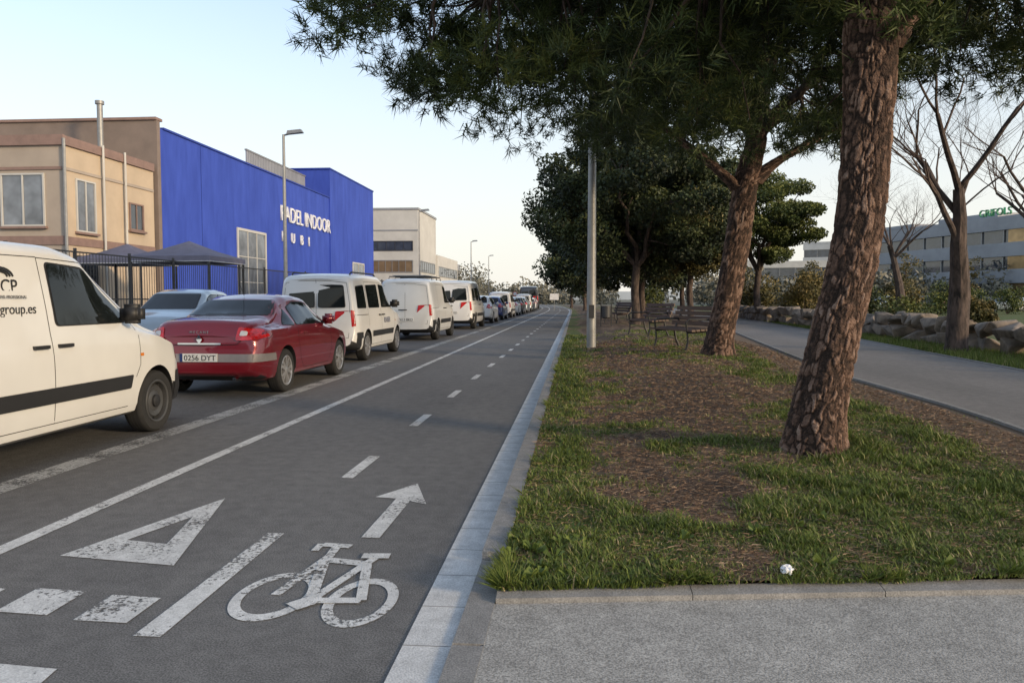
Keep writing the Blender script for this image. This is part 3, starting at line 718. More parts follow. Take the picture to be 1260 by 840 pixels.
    def rpoly(s,pts,r=.04,n=4):
        out=[];N=len(pts)
        for i in range(N):
            p=Vector(pts[i]);a=Vector(pts[i-1]);b=Vector(pts[(i+1)%N])
            ra=min(r,(a-p).length*.45);rb=min(r,(b-p).length*.45)
            A=p+(a-p).normalized()*ra;B=p+(b-p).normalized()*rb
            for k in range(n+1):
                t=k/n; out.append(tuple(A*(1-t)**2+p*2*t*(1-t)+B*t*t))
        return out
    def window(s,name,pts,view,both=True,r=.05,fr=.018):
        c=Vector((sum(p[0] for p in pts)/len(pts),sum(p[1] for p in pts)/len(pts)))
        out=s.rpoly([tuple(Vector(p)+(Vector(p)-c).normalized()*fr*1.3) for p in pts],r)
        s.panel('window_trim',out,'blackpl',view,.003,both)
        s.panel(name,s.rpoly(pts,r),'carglass',view,.007,both)
    def at(s,sx,y,z):
        h=s.cast((sx*3,y,z),(-sx,0,0)); return h[0] if h[0] else Vector((sx*.85,y,z))
    def handle(s,y,z,m='blackpl'):
        mb=s.parts.setdefault('door_handles',MB())
        for sx in(1,-1):
            p=s.at(sx,y,z); mb.box((p.x-.01 if sx>0 else p.x-.03,y-.085,z-.014),(p.x+.03 if sx>0 else p.x+.01,y+.085,z+.014),m)
    def mirror(s,y,z,m='blackpl',k=1.):
        for j,sx in enumerate((1,-1)):
            p=s.at(sx,y,z-.05); bm=bmesh.new(); bmesh.ops.create_cube(bm,size=1)
            bmesh.ops.bevel(bm,geom=list(bm.edges),offset=.22,segments=4,affect='EDGES')
            for v in bm.verts:
                v.co=Vector((p.x+sx*(.13+v.co.x*.20*k*sx),y+v.co.y*.12-.02*abs(v.co.x),z+v.co.z*.17*k))
            me=bpy.data.meshes.new('mirror'); bm.to_mesh(me); bm.free(); me.materials.append(M[m])
            me.polygons.foreach_set('use_smooth',[True]*len(me.polygons)); addobj('mirror_%d'%(j+1),me,s.p)
            mb=s.parts.setdefault('mirror_stalks',MB()); mb.box((min(p.x,p.x+sx*.08),y-.03,z-.075),(max(p.x,p.x+sx*.08),y+.03,z-.035),'blackpl')
    def plate(s,z,txt='4256 DYT',y=None):
        h=s.cast((0,-3,z),(0,1,0)); yy=h[0].y-.016
        mb=s.parts.setdefault('number_plate',MB()); mb.box((-.26,yy-.008,z-.055),(.26,yy+.02,z+.055),'plate')
        mb.box((-.26,yy-.0095,z-.055),(-.222,yy-.0075,z+.055),'navy_p')
        text('plate_text',txt,(.02,yy-.0105,z-.038),(R(90),0,0),.105,s.p,'ink','CENTER',.001)
    def done(s):
        for k,mb in s.parts.items(): mb.obj(k,s.p)
def text(name,body,loc,rot,size,parent,m,align='LEFT',ex=.01,sx=1):
    c=bpy.data.curves.new(name,'FONT'); c.body=body; c.size=size; c.extrude=ex; c.align_x=align; c.materials.append(M[m])
    o=bpy.data.objects.new(name,c); S.collection.objects.link(o); o.location=loc; o.rotation_euler=rot; o.scale=(sx,1,1)
    if parent:o.parent=parent
    return o
_wm={}
def wheel_mesh(r,kind):
    if (r,kind) in _wm: return _wm[(r,kind)]
    mb=MB(); t=.10; ri=r*.68
    mb.lathe([(ri,-t),(r*.93,-t*.98),(r*.985,-t*.8),(r,-t*.5),(r,t*.5),(r*.985,t*.8),(r*.93,t*.98),(r*.8,t*1.03),(ri*1.03,t*.95),(ri,t*.85)],'tyre',48)
    for gx in(-.05,-.017,.017,.05): mb.lathe([(r+.0005,gx-.004),(r+.001,gx),(r+.0005,gx+.004)],'blackpl',48)
    rm='rim' if kind=='alloy' else 'steelrim'
    mb.lathe([(ri*1.02,t*.97),(ri*.985,t*1.0),(ri*.91,t*.94),(ri*.88,t*.5),(ri*.88,-t*.6)],rm,48)
    mb.lathe([(ri*.9,.0),(.001,.0)],'blackpl',32)
    if kind=='alloy':
        for k in range(5):
            for dlt in(-.16,.16):
                a=2*math.pi*k/5+dlt*.6; a2=2*math.pi*k/5+dlt*1.5
                w=.025; x0,x1=t*.35,t*.88
                p0=Vector((0,math.cos(a)*.04,math.sin(a)*.04)); p1=Vector((0,math.cos(a2)*ri*.93,math.sin(a2)*ri*.93)); nrm=Vector((0,-(p1-p0).z,(p1-p0).y)).normalized()*w
                vs=[p0-nrm+Vector((x0,0,0)),p0+nrm+Vector((x0,0,0)),p1+nrm*.9+Vector((x0,0,0)),p1-nrm*.9+Vector((x0,0,0)),p0-nrm+Vector((x1+.008,0,0)),p0+nrm+Vector((x1+.008,0,0)),p1+nrm*.8+Vector((x1,0,0)),p1-nrm*.8+Vector((x1,0,0))]
                mb.add(vs,[(0,1,2,3),(4,5,6,7),(0,1,5,4),(1,2,6,5),(2,3,7,6),(3,0,4,7)],rm)
        mb.lathe([(.055,t*.3),(.055,t*.93),(.04,t*1.0),(.001,t*1.01)],rm,20)
    else:
        mb.lathe([(ri*.9,t*.25),(ri*.72,t*.72),(ri*.5,t*.6),(ri*.36,t*.72),(.001,t*.76)],rm,40)
        for k in range(12):
            a=2*math.pi*k/12; cy,cz=math.cos(a)*ri*.79,math.sin(a)*ri*.79
            n_=8; mb.add([(t*.62,cy+.017*math.cos(q*math.pi/4),cz+.017*math.sin(q*math.pi/4)) for q in range(n_)],[tuple(range(n_))],'seam')
        mb.lathe([(ri*.3,t*.6),(ri*.3,t*.95),(ri*.24,t*1.02),(.001,t*1.04)],'blackpl',24)
    me=mb.mesh('wheel'); _wm[(r,kind)]=me; return me
def van_spec(paint,rim='steel',H=0):
    return dict(L=4.38,paint=paint,rim=rim,wr=.315,wheels=(.82,3.60),bz=(.50,.34,.42),sill=.235,bump=(.07,.5),endz=.03,
        top=[(0,1.70+H),(.08,1.76+H),(.35,1.80+H),(1.2,1.83+H),(2.3,1.82+H),(2.62,1.76+H),(3.50,1.15),(3.6,1.10),(4.02,.98),(4.25,.84),(4.38,.70)],
        bot=[(0,.30),(.4,.22),(3.9,.22),(4.38,.24)],
        belt=[(0,1.08),(2.2,1.08),(3.3,1.03),(3.7,.98),(4.1,.86),(4.38,.62)],
        w=[(0,.85),(.3,.88),(3.6,.88),(4.05,.84),(4.25,.78),(4.38,.70)],
        wt=[(0,.74),(2.4,.74),(2.9,.72),(3.5,.76),(3.8,.76),(4.38,.60)])
def van_common(c,glazed=False,rearglass=True,H=0):
    c.window('front_side_windows',[(2.12,1.14),(2.12,1.66),(2.62,1.62),(3.12,1.25),(3.16,1.14)],'side')
    c.line('door_gaps',[(2.02,.33),(2.02,1.70),(2.6,1.685),(3.24,1.22),(3.30,1.0),(3.28,.72),(3.2,.60)])
    c.line('door_gaps',[(2.02,.33),(3.08,.33)]); c.line('door_gaps',[(1.0,.60),(1.12,.50),(1.16,.33),(2.02,.33)]); c.line('door_gaps',[(.92,.75),(.92,1.70),(2.02,1.705)])
    c.line('door_gaps',[(.1,.99),(.9,.99)],w=.012)
    c.line('door_gaps',[(3.42,1.13),(3.72,1.04),(4.1,.90),(4.22,.82)],w=.008)
    c.panel('side_trim',c.rpoly([(1.22,.50),(1.22,.63),(3.14,.63),(3.10,.50)],.02),'blackpl','side',.014)
    c.panel('side_trim',c.rpoly([(.12,.50),(.12,.63),(.40,.63),(.44,.50)],.02),'blackpl','side',.014)
    c.panel('side_trim',c.rpoly([(3.98,.27),(4.00,.60),(4.20,.60),(4.24,.27)],.02),'blackpl','side',.006)
    c.handle(2.17,.97); c.handle(1.87,.97); c.mirror(3.10,1.22,k=1.1)
    c.window('windscreen',[(-.62,1.14),(.62,1.14),(.54,1.62),(-.54,1.62)],'front',both=False)
    c.panel('side_trim',c.rpoly([(-.38,.42),(.38,.42),(.42,.62),(-.42,.62)],.04),'blackpl','front',.006,both=False)
    c.panel('headlights',c.rpoly([(.40,.66),(.64,.68),(.66,.84),(.50,.86)],.04),'lens','front',.006)
    c.panel('side_lights',c.rpoly([(4.02,.72),(4.18,.70),(4.14,.81),(4.02,.86)],.03),'lens','side',.004)
    c.panel('side_lights',c.rpoly([(3.28,.80),(3.34,.80),(3.34,.83),(3.28,.83)],.01),'orange','side',.006)
    c.line('door_gaps',[(0,.42),(0,1.72)],view='rear',both=False)
    c.line('door_gaps',[(.68,.52),(.70,1.2),(.64,1.66),(.3,1.70),(0,1.70)],view='rear')
    c.line('door_gaps',[(0,.52),(.68,.52)],view='rear')
    c.panel('tail_lights',c.rpoly([(.71,.74),(.79,.76),(.79,1.08),(.72,1.10)],.02),'taillight','rear',.008)
    c.panel('tail_lights',c.rpoly([(.035,.76),(.10,.76),(.08,1.08),(.035,1.08)],.02),'taillight','side',.006)
    c.line('rear_trim',[(-.2,.93),(.06,.93)],w=.03,m='blackpl',view='rear',both=False,off=.012)
    if rearglass:
        c.window('rear_windows',[(.05,1.16),(.60,1.16),(.56,1.60),(.05,1.62)],'rear')
    if glazed:
        c.window('side_windows',[(1.02,1.14),(1.02,1.62),(1.92,1.65),(1.92,1.14)],'side')
        c.window('quarter_windows',[(.20,1.14),(.24,1.58),(.82,1.62),(.82,1.14)],'side')
    c.plate(.64 if not rearglass else .66,'7413 BKD')
    mb=c.parts.setdefault('roof_rails',MB())
X0=-5.32
c=Car('delivery_van',(X0,4.13,0),0,1.03,van_spec('white_p'))
van_common(c); q=c.at(1,1.6,1.45)
c.done()
qa=c.at(1,1.5,1.27); 
text('web_address','www.civitygroup.es',(qa.x+.006,1.90,1.245),(R(90),0,R(90)),.115,c.p,'ink','RIGHT',.001)
text('web_logo','OCP',(q.x+.004,1.74,1.41),(R(88),0,R(90)),.15,c.p,'ink','RIGHT',.001)
text('web_tagline','MOVILIDAD CIVIL PROFESIONAL',(qa.x+.004,1.80,1.365),(R(90),0,R(90)),.035,c.p,'ink','RIGHT',.001)
mb=MB()
for rr in(.09,.12,.15):
    pts=[(q.x-.01,1.56+rr*math.cos(a),1.53+rr*.5*math.sin(a)) for a in np.linspace(.1,math.pi-.1,12)]; mb.tube(pts,.007,'ink',5)
mb.obj('logo_arcs',c.p)
# red coupe
rs=dict(L=4.33,paint='red_p',rim='alloy',wr=.315,wheels=(.90,3.42),bump=(.06,.66),endz=.05,
  top=[(0,.86),(.05,.98),(.14,1.045),(.62,1.085),(.80,1.10),(1.28,1.33),(1.62,1.40),(2.0,1.415),(2.4,1.37),(3.22,.98),(3.35,.95),(3.9,.82),(4.2,.68),(4.33,.55)],
  bot=[(0,.32),(.35,.21),(3.9,.19),(4.33,.22)],
  belt=[(0,.80),(.3,.92),(1.2,.93),(2.4,.90),(3.2,.85),(3.8,.76),(4.2,.62),(4.33,.48)],
  w=[(0,.80),(.35,.87),(1.0,.885),(3.4,.885),(3.9,.84),(4.2,.74),(4.33,.62)],
  wt=[(0,.66),(.6,.70),(.9,.66),(1.4,.60),(2.1,.60),(2.6,.64),(3.2,.72),(3.9,.68),(4.33,.52)],sig=dict(top=.03),bz=(.30,.3,.3),sill=.22)
c=Car('car',(-5.26,10.42,0),0,1.04,rs)
c.window('side_windows',[(1.42,.965),(1.52,1.22),(1.85,1.30),(2.25,1.29),(2.84,1.02),(2.86,.955)],'side',r=.05)
c.window('quarter_windows',[(.98,.975),(1.36,1.19),(1.32,.965)],'side',r=.02)
c.window('rear_window',[(-.62,1.115),(.62,1.115),(.50,1.33),(-.50,1.33)],'rear',both=False,r=.05)
c.window('windscreen',[(-.60,1.0),(.60,1.0),(.50,1.32),(-.50,1.32)],'front',both=False)
c.line('door_gaps',[(1.42,.94),(1.36,.75),(1.46,.45),(1.62,.30),(2.80,.30),(2.92,.55),(2.90,.90)])
c.line('door_gaps',[(.50,1.0),(.42,.86),(.30,.80)]); c.line('trunk_gap',[(.78,1.01),(.60,.82),(.52,.74),(0,.72)],view='rear')
c.panel('tail_lights',c.rpoly([(.50,.79),(.78,.80),(.785,.93),(.52,.97)],.03),'taillight','rear',.010)
c.panel('tail_lights',c.rpoly([(.07,.80),(.34,.84),(.26,.94),(.09,.95)],.03),'taillight','side',.008)
c.panel('reverse_lamp',c.rpoly([(.55,.85),(.64,.85),(.64,.91),(.56,.92)],.02),'lens','rear',.016)
c.panel('bumper_insert',c.rpoly([(-.78,.50),(.78,.50),(.79,.61),(-.79,.61)],.03),'cufabric','rear',.012,both=False)
c.panel('bumper_insert',c.rpoly([(.0,.50),(.50,.50),(.46,.605),(.0,.61)],.02),'cufabric','side',.010)
c.line('rear_trim',[(-.3,.745),(.3,.745)],w=.022,m='chrome',view='rear',both=False,off=.012)
c.panel('badge',c.rpoly([(-.04,.80),(0,.74+.0),(.04,.80),(0,.875)],.01),'chrome','rear',.014,both=False)
text('model_letters','M E C A N E',(0,c.cast((0,-3,.9),(0,1,0))[0].y-.012,.885),(R(90),0,0),.05,c.p,'chrome','CENTER',.002)
c.handle(1.62,.84,'red_p'); c.mirror(2.78,1.02,'red_p'); c.plate(.56,'0256 DYT')
mb=c.parts['number_plate']; mb.tube([(.5,-.05,.27),(.5,.15,.27)],.03,'chrome',10)
mb=c.parts.setdefault('antenna',MB()); mb.tube([(0,1.45,1.40),(0,1.25,1.62)],[.005,.003],'blackpl',6)
c.done()
# white passenger van
c=Car('van',(-5.68,16.55,0),0,1.06,van_spec('white_q','alloy',H=.04)); van_common(c,True)
mb=c.parts['roof_rails']
for sx in(-.62,.62): mb.tube([(sx,.35,1.84),(sx,.45,1.89),(sx,2.2,1.90),(sx,2.35,1.85)],.018,'blackpl',6)
c.done(); vanA=c.p
text('side_letters','PLASER',(c.at(1,2.6,.8).x+.01,2.2,.78),(R(90),0,R(90)),.18,c.p,'navy_p','LEFT',.001)
# panel van with roof rack
c=Car('delivery_van',(-5.72,25.6,0),0,1.12,van_spec('white_p','steel',H=.06)); van_common(c,False,False)
mb=c.parts['roof_rails']
for yy in(.8,1.6,2.3): mb.tube([(-.68,yy,1.84),(-.66,yy,1.95),(.66,yy,1.95),(.68,yy,1.84)],.016,'blackpl',6)
for sx in(-.5,.5): mb.tube([(sx,.6,1.98),(sx,2.6,1.98)],.016,'galv',6)
for yy in np.arange(.7,2.6,.22): mb.tube([(-.5,yy,1.98),(.5,yy,1.98)],.012,'galv',5)
c.done(); vanB=c.p
c=Car('van',(-5.75,35.5,0),0,1.18,van_spec('white_q','steel',H=.1)); van_common(c,True); c.done(); vanC=c.p
# hatchback
hs=dict(L=4.0,paint='silver_p',rim='alloy',wr=.305,wheels=(.72,3.22),bump=(.06,.58),endz=.04,
  top=[(0,.95),(.07,1.05),(.12,1.10),(.50,1.40),(.75,1.45),(1.3,1.485),(1.9,1.47),(2.25,1.40),(2.98,1.02),(3.1,.97),(3.6,.86),(3.85,.72),(4.0,.56)],
  bot=[(0,.32),(.35,.21),(3.6,.2),(4.0,.23)],belt=[(0,.90),(.3,.96),(2.2,.93),(3.0,.88),(3.6,.76),(4.0,.5)],
  w=[(0,.76),(.35,.83),(3.1,.84),(3.6,.80),(3.85,.72),(4.0,.6)],wt=[(0,.62),(.5,.60),(2.1,.61),(2.9,.70),(3.6,.66),(4.0,.5)],bz=(.30,.3,.3),sill=.22)
def hatch(name,loc,rot,sc,paint):
    s=dict(hs); s['paint']=paint; c=Car(name,loc,rot,sc,s)
    c.window('front_side_windows',[(1.55,.99),(1.55,1.35),(1.95,1.345),(2.2,1.27),(2.66,1.03),(2.66,.98)],'side',r=.03)
    c.window('rear_side_windows',[(.62,1.03),(.74,1.28),(.95,1.33),(1.47,1.355),(1.47,.99)],'side',r=.03)
    c.window('rear_window',[(-.52,1.10),(.52,1.10),(.46,1.36),(-.46,1.36)],'rear',both=False)
    c.window('windscreen',[(-.58,1.04),(.58,1.04),(.5,1.37),(-.5,1.37)],'front',both=False)
    c.line('door_gaps',[(1.5,1.38),(1.5,.30),(2.62,.30),(2.72,.55),(2.70,.96)]); c.line('door_gaps',[(.58,1.0),(.62,.80),(.98,.55),(1.05,.30),(1.5,.30)])
    c.panel('tail_lights',c.rpoly([(.50,.78),(.71,.80),(.69,1.02),(.56,1.02)],.03),'taillight','rear',.01)
    c.panel('tail_lights',c.rpoly([(.08,.80),(.24,.84),(.18,1.0),(.10,1.0)],.03),'taillight','side',.008)
    c.panel('headlights',c.rpoly([(.36,.62),(.60,.64),(.62,.76),(.42,.74)],.04),'lens','front',.006)
    c.panel('grille',c.rpoly([(-.32,.34),(.32,.34),(.3,.5),(-.3,.5)],.04),'blackpl','front',.006,both=False)
    c.line('trunk_gap',[(.60,1.0),(.52,.62),(0,.60)],view='rear')
    c.handle(1.68,.86,paint); c.handle(.95,.88,paint); c.mirror(2.6,1.06,paint,.9); c.plate(.72,'1187 FGH'); c.done(); return c.p
hat=hatch('car',(-10.5,21.6,.0),R(180+8),1.12,'silver_p')
def dup(src,name,loc,rot,sc,paint=None,old=None):
    p=empty(name,loc,rot,sc)
    for ch in src.children:
        o=ch.copy(); S.collection.objects.link(o); o.parent=p; o.name=ch.name.split('.')[0]
        if paint and ch.type=='MESH':
            for i,ms in enumerate(o.material_slots):
                if ms.material and ms.material.name==M[old].name: ms.link='OBJECT'; ms.material=M[paint]
    return p
yy=44.5
seq=[('h','white_q'),('h','navy_p'),('v','white_q'),('h','white_q'),('h','dark_p'),('h','silver_p'),('v','white_q'),('h','dark_p'),('h','white_q'),('h','red_p'),('h','silver_p'),('v','dark_p')]
for t,pc in seq:
    cx=-5.7+float(rc(yy+2)); an=math.atan(.00108*max(yy-80,0))
    if t=='h': dup(hat,'car',(cx,yy,0),an,1.08,pc,'silver_p'); yy+=6.6
    else: dup(vanA,'van',(cx,yy,0),an,1.05,pc,'white_q'); yy+=7
dup(vanC,'truck',(-6.0+float(rc(118)),112,0),R(2),1.7,'dark_p','white_q')
for (x,y,r,pc) in((31,76,90,'silver_p'),(35,77,85,'dark_p'),(39.5,77,90,'dark_p'),(43,78,90,'silver_p')):
    dup(hat,'parked_car',(x,y,.22),R(r),1.0,pc,'silver_p')
# ------------------------------------------------------------------ street furniture
def lamp_far(x,y,h,arm=.7):
    p=empty('street_lamp'); mb=MB(); mb.tube([(x,y,.1),(x,y,.8),(x,y,h)],[.1,.085,.05],'galv',10); mb.box((x-.16,y-.16,.1),(x+.16,y+.16,.16),'galv'); mb.obj('pole',p)
    mb=MB(); mb.tube([(x,y,h-.03),(x+arm*.5,y,h+.05)],.035,'galv',8); mb.obj('arm',p)
    mb=MB(); vs=[(x+arm*.2,y-.1,h+.0),(x+arm*1.1,y-.14,h+.06),(x+arm*1.1,y+.14,h+.06),(x+arm*.2,y+.1,h+.0),(x+arm*.25,y-.08,h+.14),(x+arm,y-.1,h+.18),(x+arm,y+.1,h+.18),(x+arm*.25,y+.08,h+.14)]
    mb.add(vs,[(0,1,2,3),(4,5,6,7),(0,1,5,4),(1,2,6,5),(2,3,7,6),(3,0,4,7)],'galv'); mb.obj('lamp_head',p)
lamp_far(-11.2,29.2,7.7); lamp_far(-11.6,57,7.9); lamp_far(-12.2,90,8.1); lamp_far(-13.5,120,8.1)
p=empty('street_lamp'); mb=MB(); x,y=.42,20.6; z=float(vz(x,y))-.1
mb.tube([(x,y,z),(x,y,z+1.5),(x,y,9.5)],[.125,.12,.075],'galv',16); mb.obj('pole',p)
mb=MB(); mb.tube([(x,y,9.45),(x-1.4,y,9.75)],.04,'galv',8); mb.box((x-2.0,y-.13,9.68),(x-1.3,y+.13,9.82),'galv'); mb.obj('lamp_head',p)
mb=MB(); mb.box((x-.07,y-.14,.9),(x+.07,y-.115,1.25),'galv_d'); mb.obj('access_door',p)
def sign(x,y,z,r,kind):
    p=empty('traffic_sign'); mb=MB(); mb.tube([(x,y,0),(x,y,z+r)],.03,'galv',8); mb.obj('post',p); mb=MB()
    if kind=='round':
        n=24
        for rr,mm,o in((r,'signred',-.04),(r*.75,'signwhite',-.045)):
            mb.add([(x+rr*math.cos(2*math.pi*k/n),y+o,z+rr*math.sin(2*math.pi*k/n)) for k in range(n)]+[(x+rr*math.cos(2*math.pi*k/n),y+o+.02,z+rr*math.sin(2*math.pi*k/n)) for k in range(n)],[tuple(range(n)),tuple(range(n,2*n))]+[(k,(k+1)%n,n+(k+1)%n,n+k) for k in range(n)],mm)
    else: mb.box((x-r,y-.05,z-r*.7),(x+r,y-.03,z+r*.7),'signwhite')
    mb.obj('sign_plate',p)
sign(-2.9+.3,95,1.7,.55,'box'); sign(-9.0,115,2.2,.35,'round')
def bench(x,y,rot,sc=1.08):
    z=float(vz(x,y)); p=empty('park_bench',(x,y,z-.01),rot,sc)
    mb=MB()
    for i in range(5): mb.box((-.32+i*.105,-.9,.42+.006*i),(-.32+i*.105+.085,.9,.46+.006*i),'wood')
    mb.obj('seat',p); mb=MB()
    for i in range(4):
        zz=.52+i*.108; xx=.22+i*.042; mb.box((xx,-.9,zz),(xx+.035,.9,zz+.09),'wood')
    mb.obj('backrest',p)
    for k,yy in enumerate((-.68,.68)):
        mb=MB(); mb.tube([(-.34,yy,0),(-.28,yy,.2),(-.30,yy,.40),(.16,yy,.42),(.24,yy,.55),(.40,yy,.94)],.026,'iron',8)
        mb.tube([(.16,yy,.42),(.2,yy,.2),(.30,yy,0)],.026,'iron',8); mb.tube([(-.28,yy,.2),(-.05,yy,.26),(.2,yy,.2)],.016,'iron',6)
        mb.tube([(-.30,yy,.40),(-.33,yy,.6),(-.26,yy,.66),(.28,yy,.66)],.02,'iron',8)
        mb.obj('leg_%d'%(k+1),p)
bench(2.5,18.2,R(22)); bench(2.3,24.6,R(20)); bench(2.0,37.5,R(20))
def bin_(x,y):
    z=float(vz(x,y)); p=empty('litter_bin',(x,y,z)); mb=MB(); mb.tube([(-.22,0,0),(-.22,0,1.0)],.025,'iron',8); mb.tube([(.22,0,0),(.22,0,1.0)],.025,'iron',8); mb.obj('posts',p)
    mb=MB(); mb.lathe([(.15,.35),(.19,.4),(.2,.88),(.18,.88),(.17,.45)],'galv_d',20,'z'); mb.obj('basket',p)
bin_(1.3,33)
p=empty('metal_fence'); mb=MB(); x=-13.2
for y in np.arange(12,72,2.5): mb.box((x-.03,y-.03,.1),(x+.03,y+.03,2.75),'galv_d')
mb.obj('posts',p); mb=MB()
for y in np.arange(12,72,.14): mb.box((x-.006,y-.006,.2),(x+.006,y+.006,2.65),'galv_d')
for z in(.25,1.4,2.65): mb.box((x-.012,12,z-.02),(x+.012,72,z+.02),'galv_d')
mb.obj('bars',p)
def gazebo(x,y,w=1.55,h=3.0,ap=3.65):
    p=empty('gazebo_canopy'); mb=MB()
    for sx in(-1,1):
        for sy in(-1,1): mb.box((x+sx*w*.96-.03,y+sy*w*.96-.03,.12),(x+sx*w*.96+.03,y+sy*w*.96+.03,h),'galv_d')
    mb.obj('legs',p); mb=MB()
    b=[(x-w,y-w,h),(x+w,y-w,h),(x+w,y+w,h),(x-w,y+w,h)]; m_=[(x-w*.5,y-w*.5,h+(ap-h)*.42),(x+w*.5,y-w*.5,h+(ap-h)*.42),(x+w*.5,y+w*.5,h+(ap-h)*.42),(x-w*.5,y+w*.5,h+(ap-h)*.42)]; t=(x,y,ap)
    lo=[(q[0],q[1],h-.2) for q in b]
    mb.add(b+m_+[t]+lo,[(0,1,5,4),(1,2,6,5),(2,3,7,6),(3,0,4,7),(4,5,8),(5,6,8),(6,7,8),(7,4,8),(9,10,1,0),(10,11,2,1),(11,12,3,2),(12,9,0,3)],'umb')
    mb.obj('fabric_roof',p); mb=MB()
    for i in range(4): mb.tube([Vector(lo[i]),Vector(lo[(i+1)%4])],.02,'umb_w',5)
    mb.obj('trim',p)
gazebo(-14.95,29.0); gazebo(-18.2,30.2,1.4); 
# ------------------------------------------------------------------ buildings
def win_x(mb,x,y0,y1,z0,z1,gm='glass_b',fm='galv',nv=1,nh=0,fw=.07,sill=True): # window on +X facing wall
    mb.box((x+.004,y0,z0),(x+.02,y1,z1),gm)
    for a,b in((y0-fw,y0),(y1,y1+fw)): mb.box((x+.003,a,z0-fw),(x+.07,b,z1+fw),fm)
    mb.box((x+.003,y0+.001,z1),(x+.068,y1-.001,z1+fw),fm); mb.box((x+.003,y0+.001,z0-fw),(x+.068,y1-.001,z0),fm)
    for i in range(nv):
        c=y0+(y1-y0)*(i+1)/(nv+1); mb.box((x+.021,c-.03,z0+.001),(x+.055,c+.03,z1-.001),fm)
    for i in range(nh):
        c=z0+(z1-z0)*(i+1)/(nh+1); mb.box((x+.021,y0+.001,c-.025),(x+.05,y1-.001,c+.025),fm)
    if sill: mb.box((x+.003,y0-.15,z0-fw-.09),(x+.16,y1+.15,z0-fw-.002),'pinkband')
def win_y(mb,y,x0,x1,z0,z1,gm='glass_b',fm='galv',nv=1,nh=0,fw=.07,sill=True): # facing -Y
    mb.box((x0,y-.02,z0),(x1,y-.004,z1),gm)
    for a,b in((x0-fw,x0),(x1,x1+fw)): mb.box((a,y-.07,z0-fw),(b,y-.003,z1+fw),fm)
    mb.box((x0+.001,y-.068,z1),(x1-.001,y-.003,z1+fw),fm); mb.box((x0+.001,y-.068,z0-fw),(x1-.001,y-.003,z0),fm)
    for i in range(nv):
        c=x0+(x1-x0)*(i+1)/(nv+1); mb.box((c-.03,y-.055,z0+.001),(c+.03,y-.021,z1-.001),fm)
    for i in range(nh):
        c=z0+(z1-z0)*(i+1)/(nh+1); mb.box((x0+.001,y-.05,c-.025),(x1-.001,y-.021,c+.025),fm)
    if sill: mb.box((x0-.15,y-.16,z0-fw-.09),(x1+.15,y-.003,z0-fw-.002),'pinkband')
p=empty('blue_sports_hall'); mb=MB()
mb.box((-50,36.2,.05),(-20,61.8,9.6),'blue'); mb.box((-48,61.803,.05),(-19.9,75.2,11.9),'blue'); mb.obj('walls',p)
mb=MB(); mb.box((-50,35.9,.05),(-20.003,36.197,9.95),'brown'); mb.box((-50.2,35.8,9.952),(-19.98,36.4,10.08),'pinkband')
mb.box((-20.2,36.42,9.603),(-19.93,61.79,9.70),'blue_d'); mb.box((-48.2,61.7,11.903),(-19.85,75.3,12.02),'blue_d'); mb.obj('parapet',p)
mb=MB()
for y in np.arange(50.5,61.6,.28): mb.box((-22.0,y,9.62),(-21.9,y+.2,11.3),'grey_b')
mb.box((-22.02,50.4,11.3),(-21.86,61.7,11.4),'galv'); mb.obj('roof_screen',p)
mb=MB(); win_x(mb,-20,44.6,48.6,.9,5.5,'glass_w','white_b',2,2,.15,False); win_x(mb,-19.9,68.0,71.5,1.2,4.6,'glass_w','white_b',1,2,.12,False); mb.obj('doors',p)
mb=MB()
for y in(40.2,): mb.box((-19.998,y,.1),(-19.985,y+.05,9.55),'blue_d')
for z in(3.3,): mb.box((-19.998,36.5,z),(-19.990,44.4,z+.04),'blue_d'); mb.box((-19.998,48.8,z),(-19.990,61.7,z+.04),'blue_d')
mb.obj('panel_joints',p)
text('sign_letters','PADEL INDOOR',(-19.93,51.2,6.75),(R(90),0,R(90)),1.5,p,'signwhite','LEFT',.05,.98)
text('sign_letters_lower','R    U    B    I',(-19.93,51.4,5.35),(R(90),0,R(90)),1.0,p,'signwhite','LEFT',.05)
# beige building
p=empty('beige_building'); mb=MB(); X1=-20.15; Y0=29.2
mb.add([(-60,Y0,.05),(X1,Y0,.05),(X1,35.75,.05),(-60,35.75,.05),(-60,Y0,7.75),(X1,Y0,7.75),(X1,35.75,7.75),(-60,35.75,7.75)],[(0,1,5,4),(4,5,6,7),(2,3,7,6),(3,0,4,7)],'beige2')
mb.add([(X1,Y0,.05),(X1,35.75,.05),(X1,35.75,7.75),(X1,Y0,7.75)],[(0,1,2,3)],'beige'); mb.obj('walls',p)  # side face takes the copy with sunlight in its colour
mb=MB(); mb.box((-60,Y0-.12,7.45),(X1+.1,Y0-.003,7.85),'pinkband'); mb.box((X1+.003,Y0,7.47),(X1+.098,35.7,7.83),'pinkband')
mb.box((-60,Y0-.05,6.5),(X1+.04,Y0-.004,6.62),'pinkband'); mb.box((X1+.004,Y0,6.5),(X1+.045,35.7,6.62),'beige2')
mb.box((-60,Y0-.06,3.55),(X1+.05,Y0-.003,3.9),'pinkband'); mb.box((X1+.003,Y0,3.56),(X1+.05,35.7,3.89),'pinkband'); mb.obj('cornices',p)
mb=MB(); win_y(mb,Y0,-22.7,-21.0,4.35,6.3,'glass_w','white_b',1,0); win_y(mb,Y0,-22.7,-21.0,1.6,3.2,'glass_b','galv_d',5,6); win_y(mb,Y0,-27.3,-25.3,4.35,6.3,'glass_w','white_b',1,0); win_y(mb,Y0,-27.3,-25.3,1.6,3.2,'glass_b','galv_d',5,6)
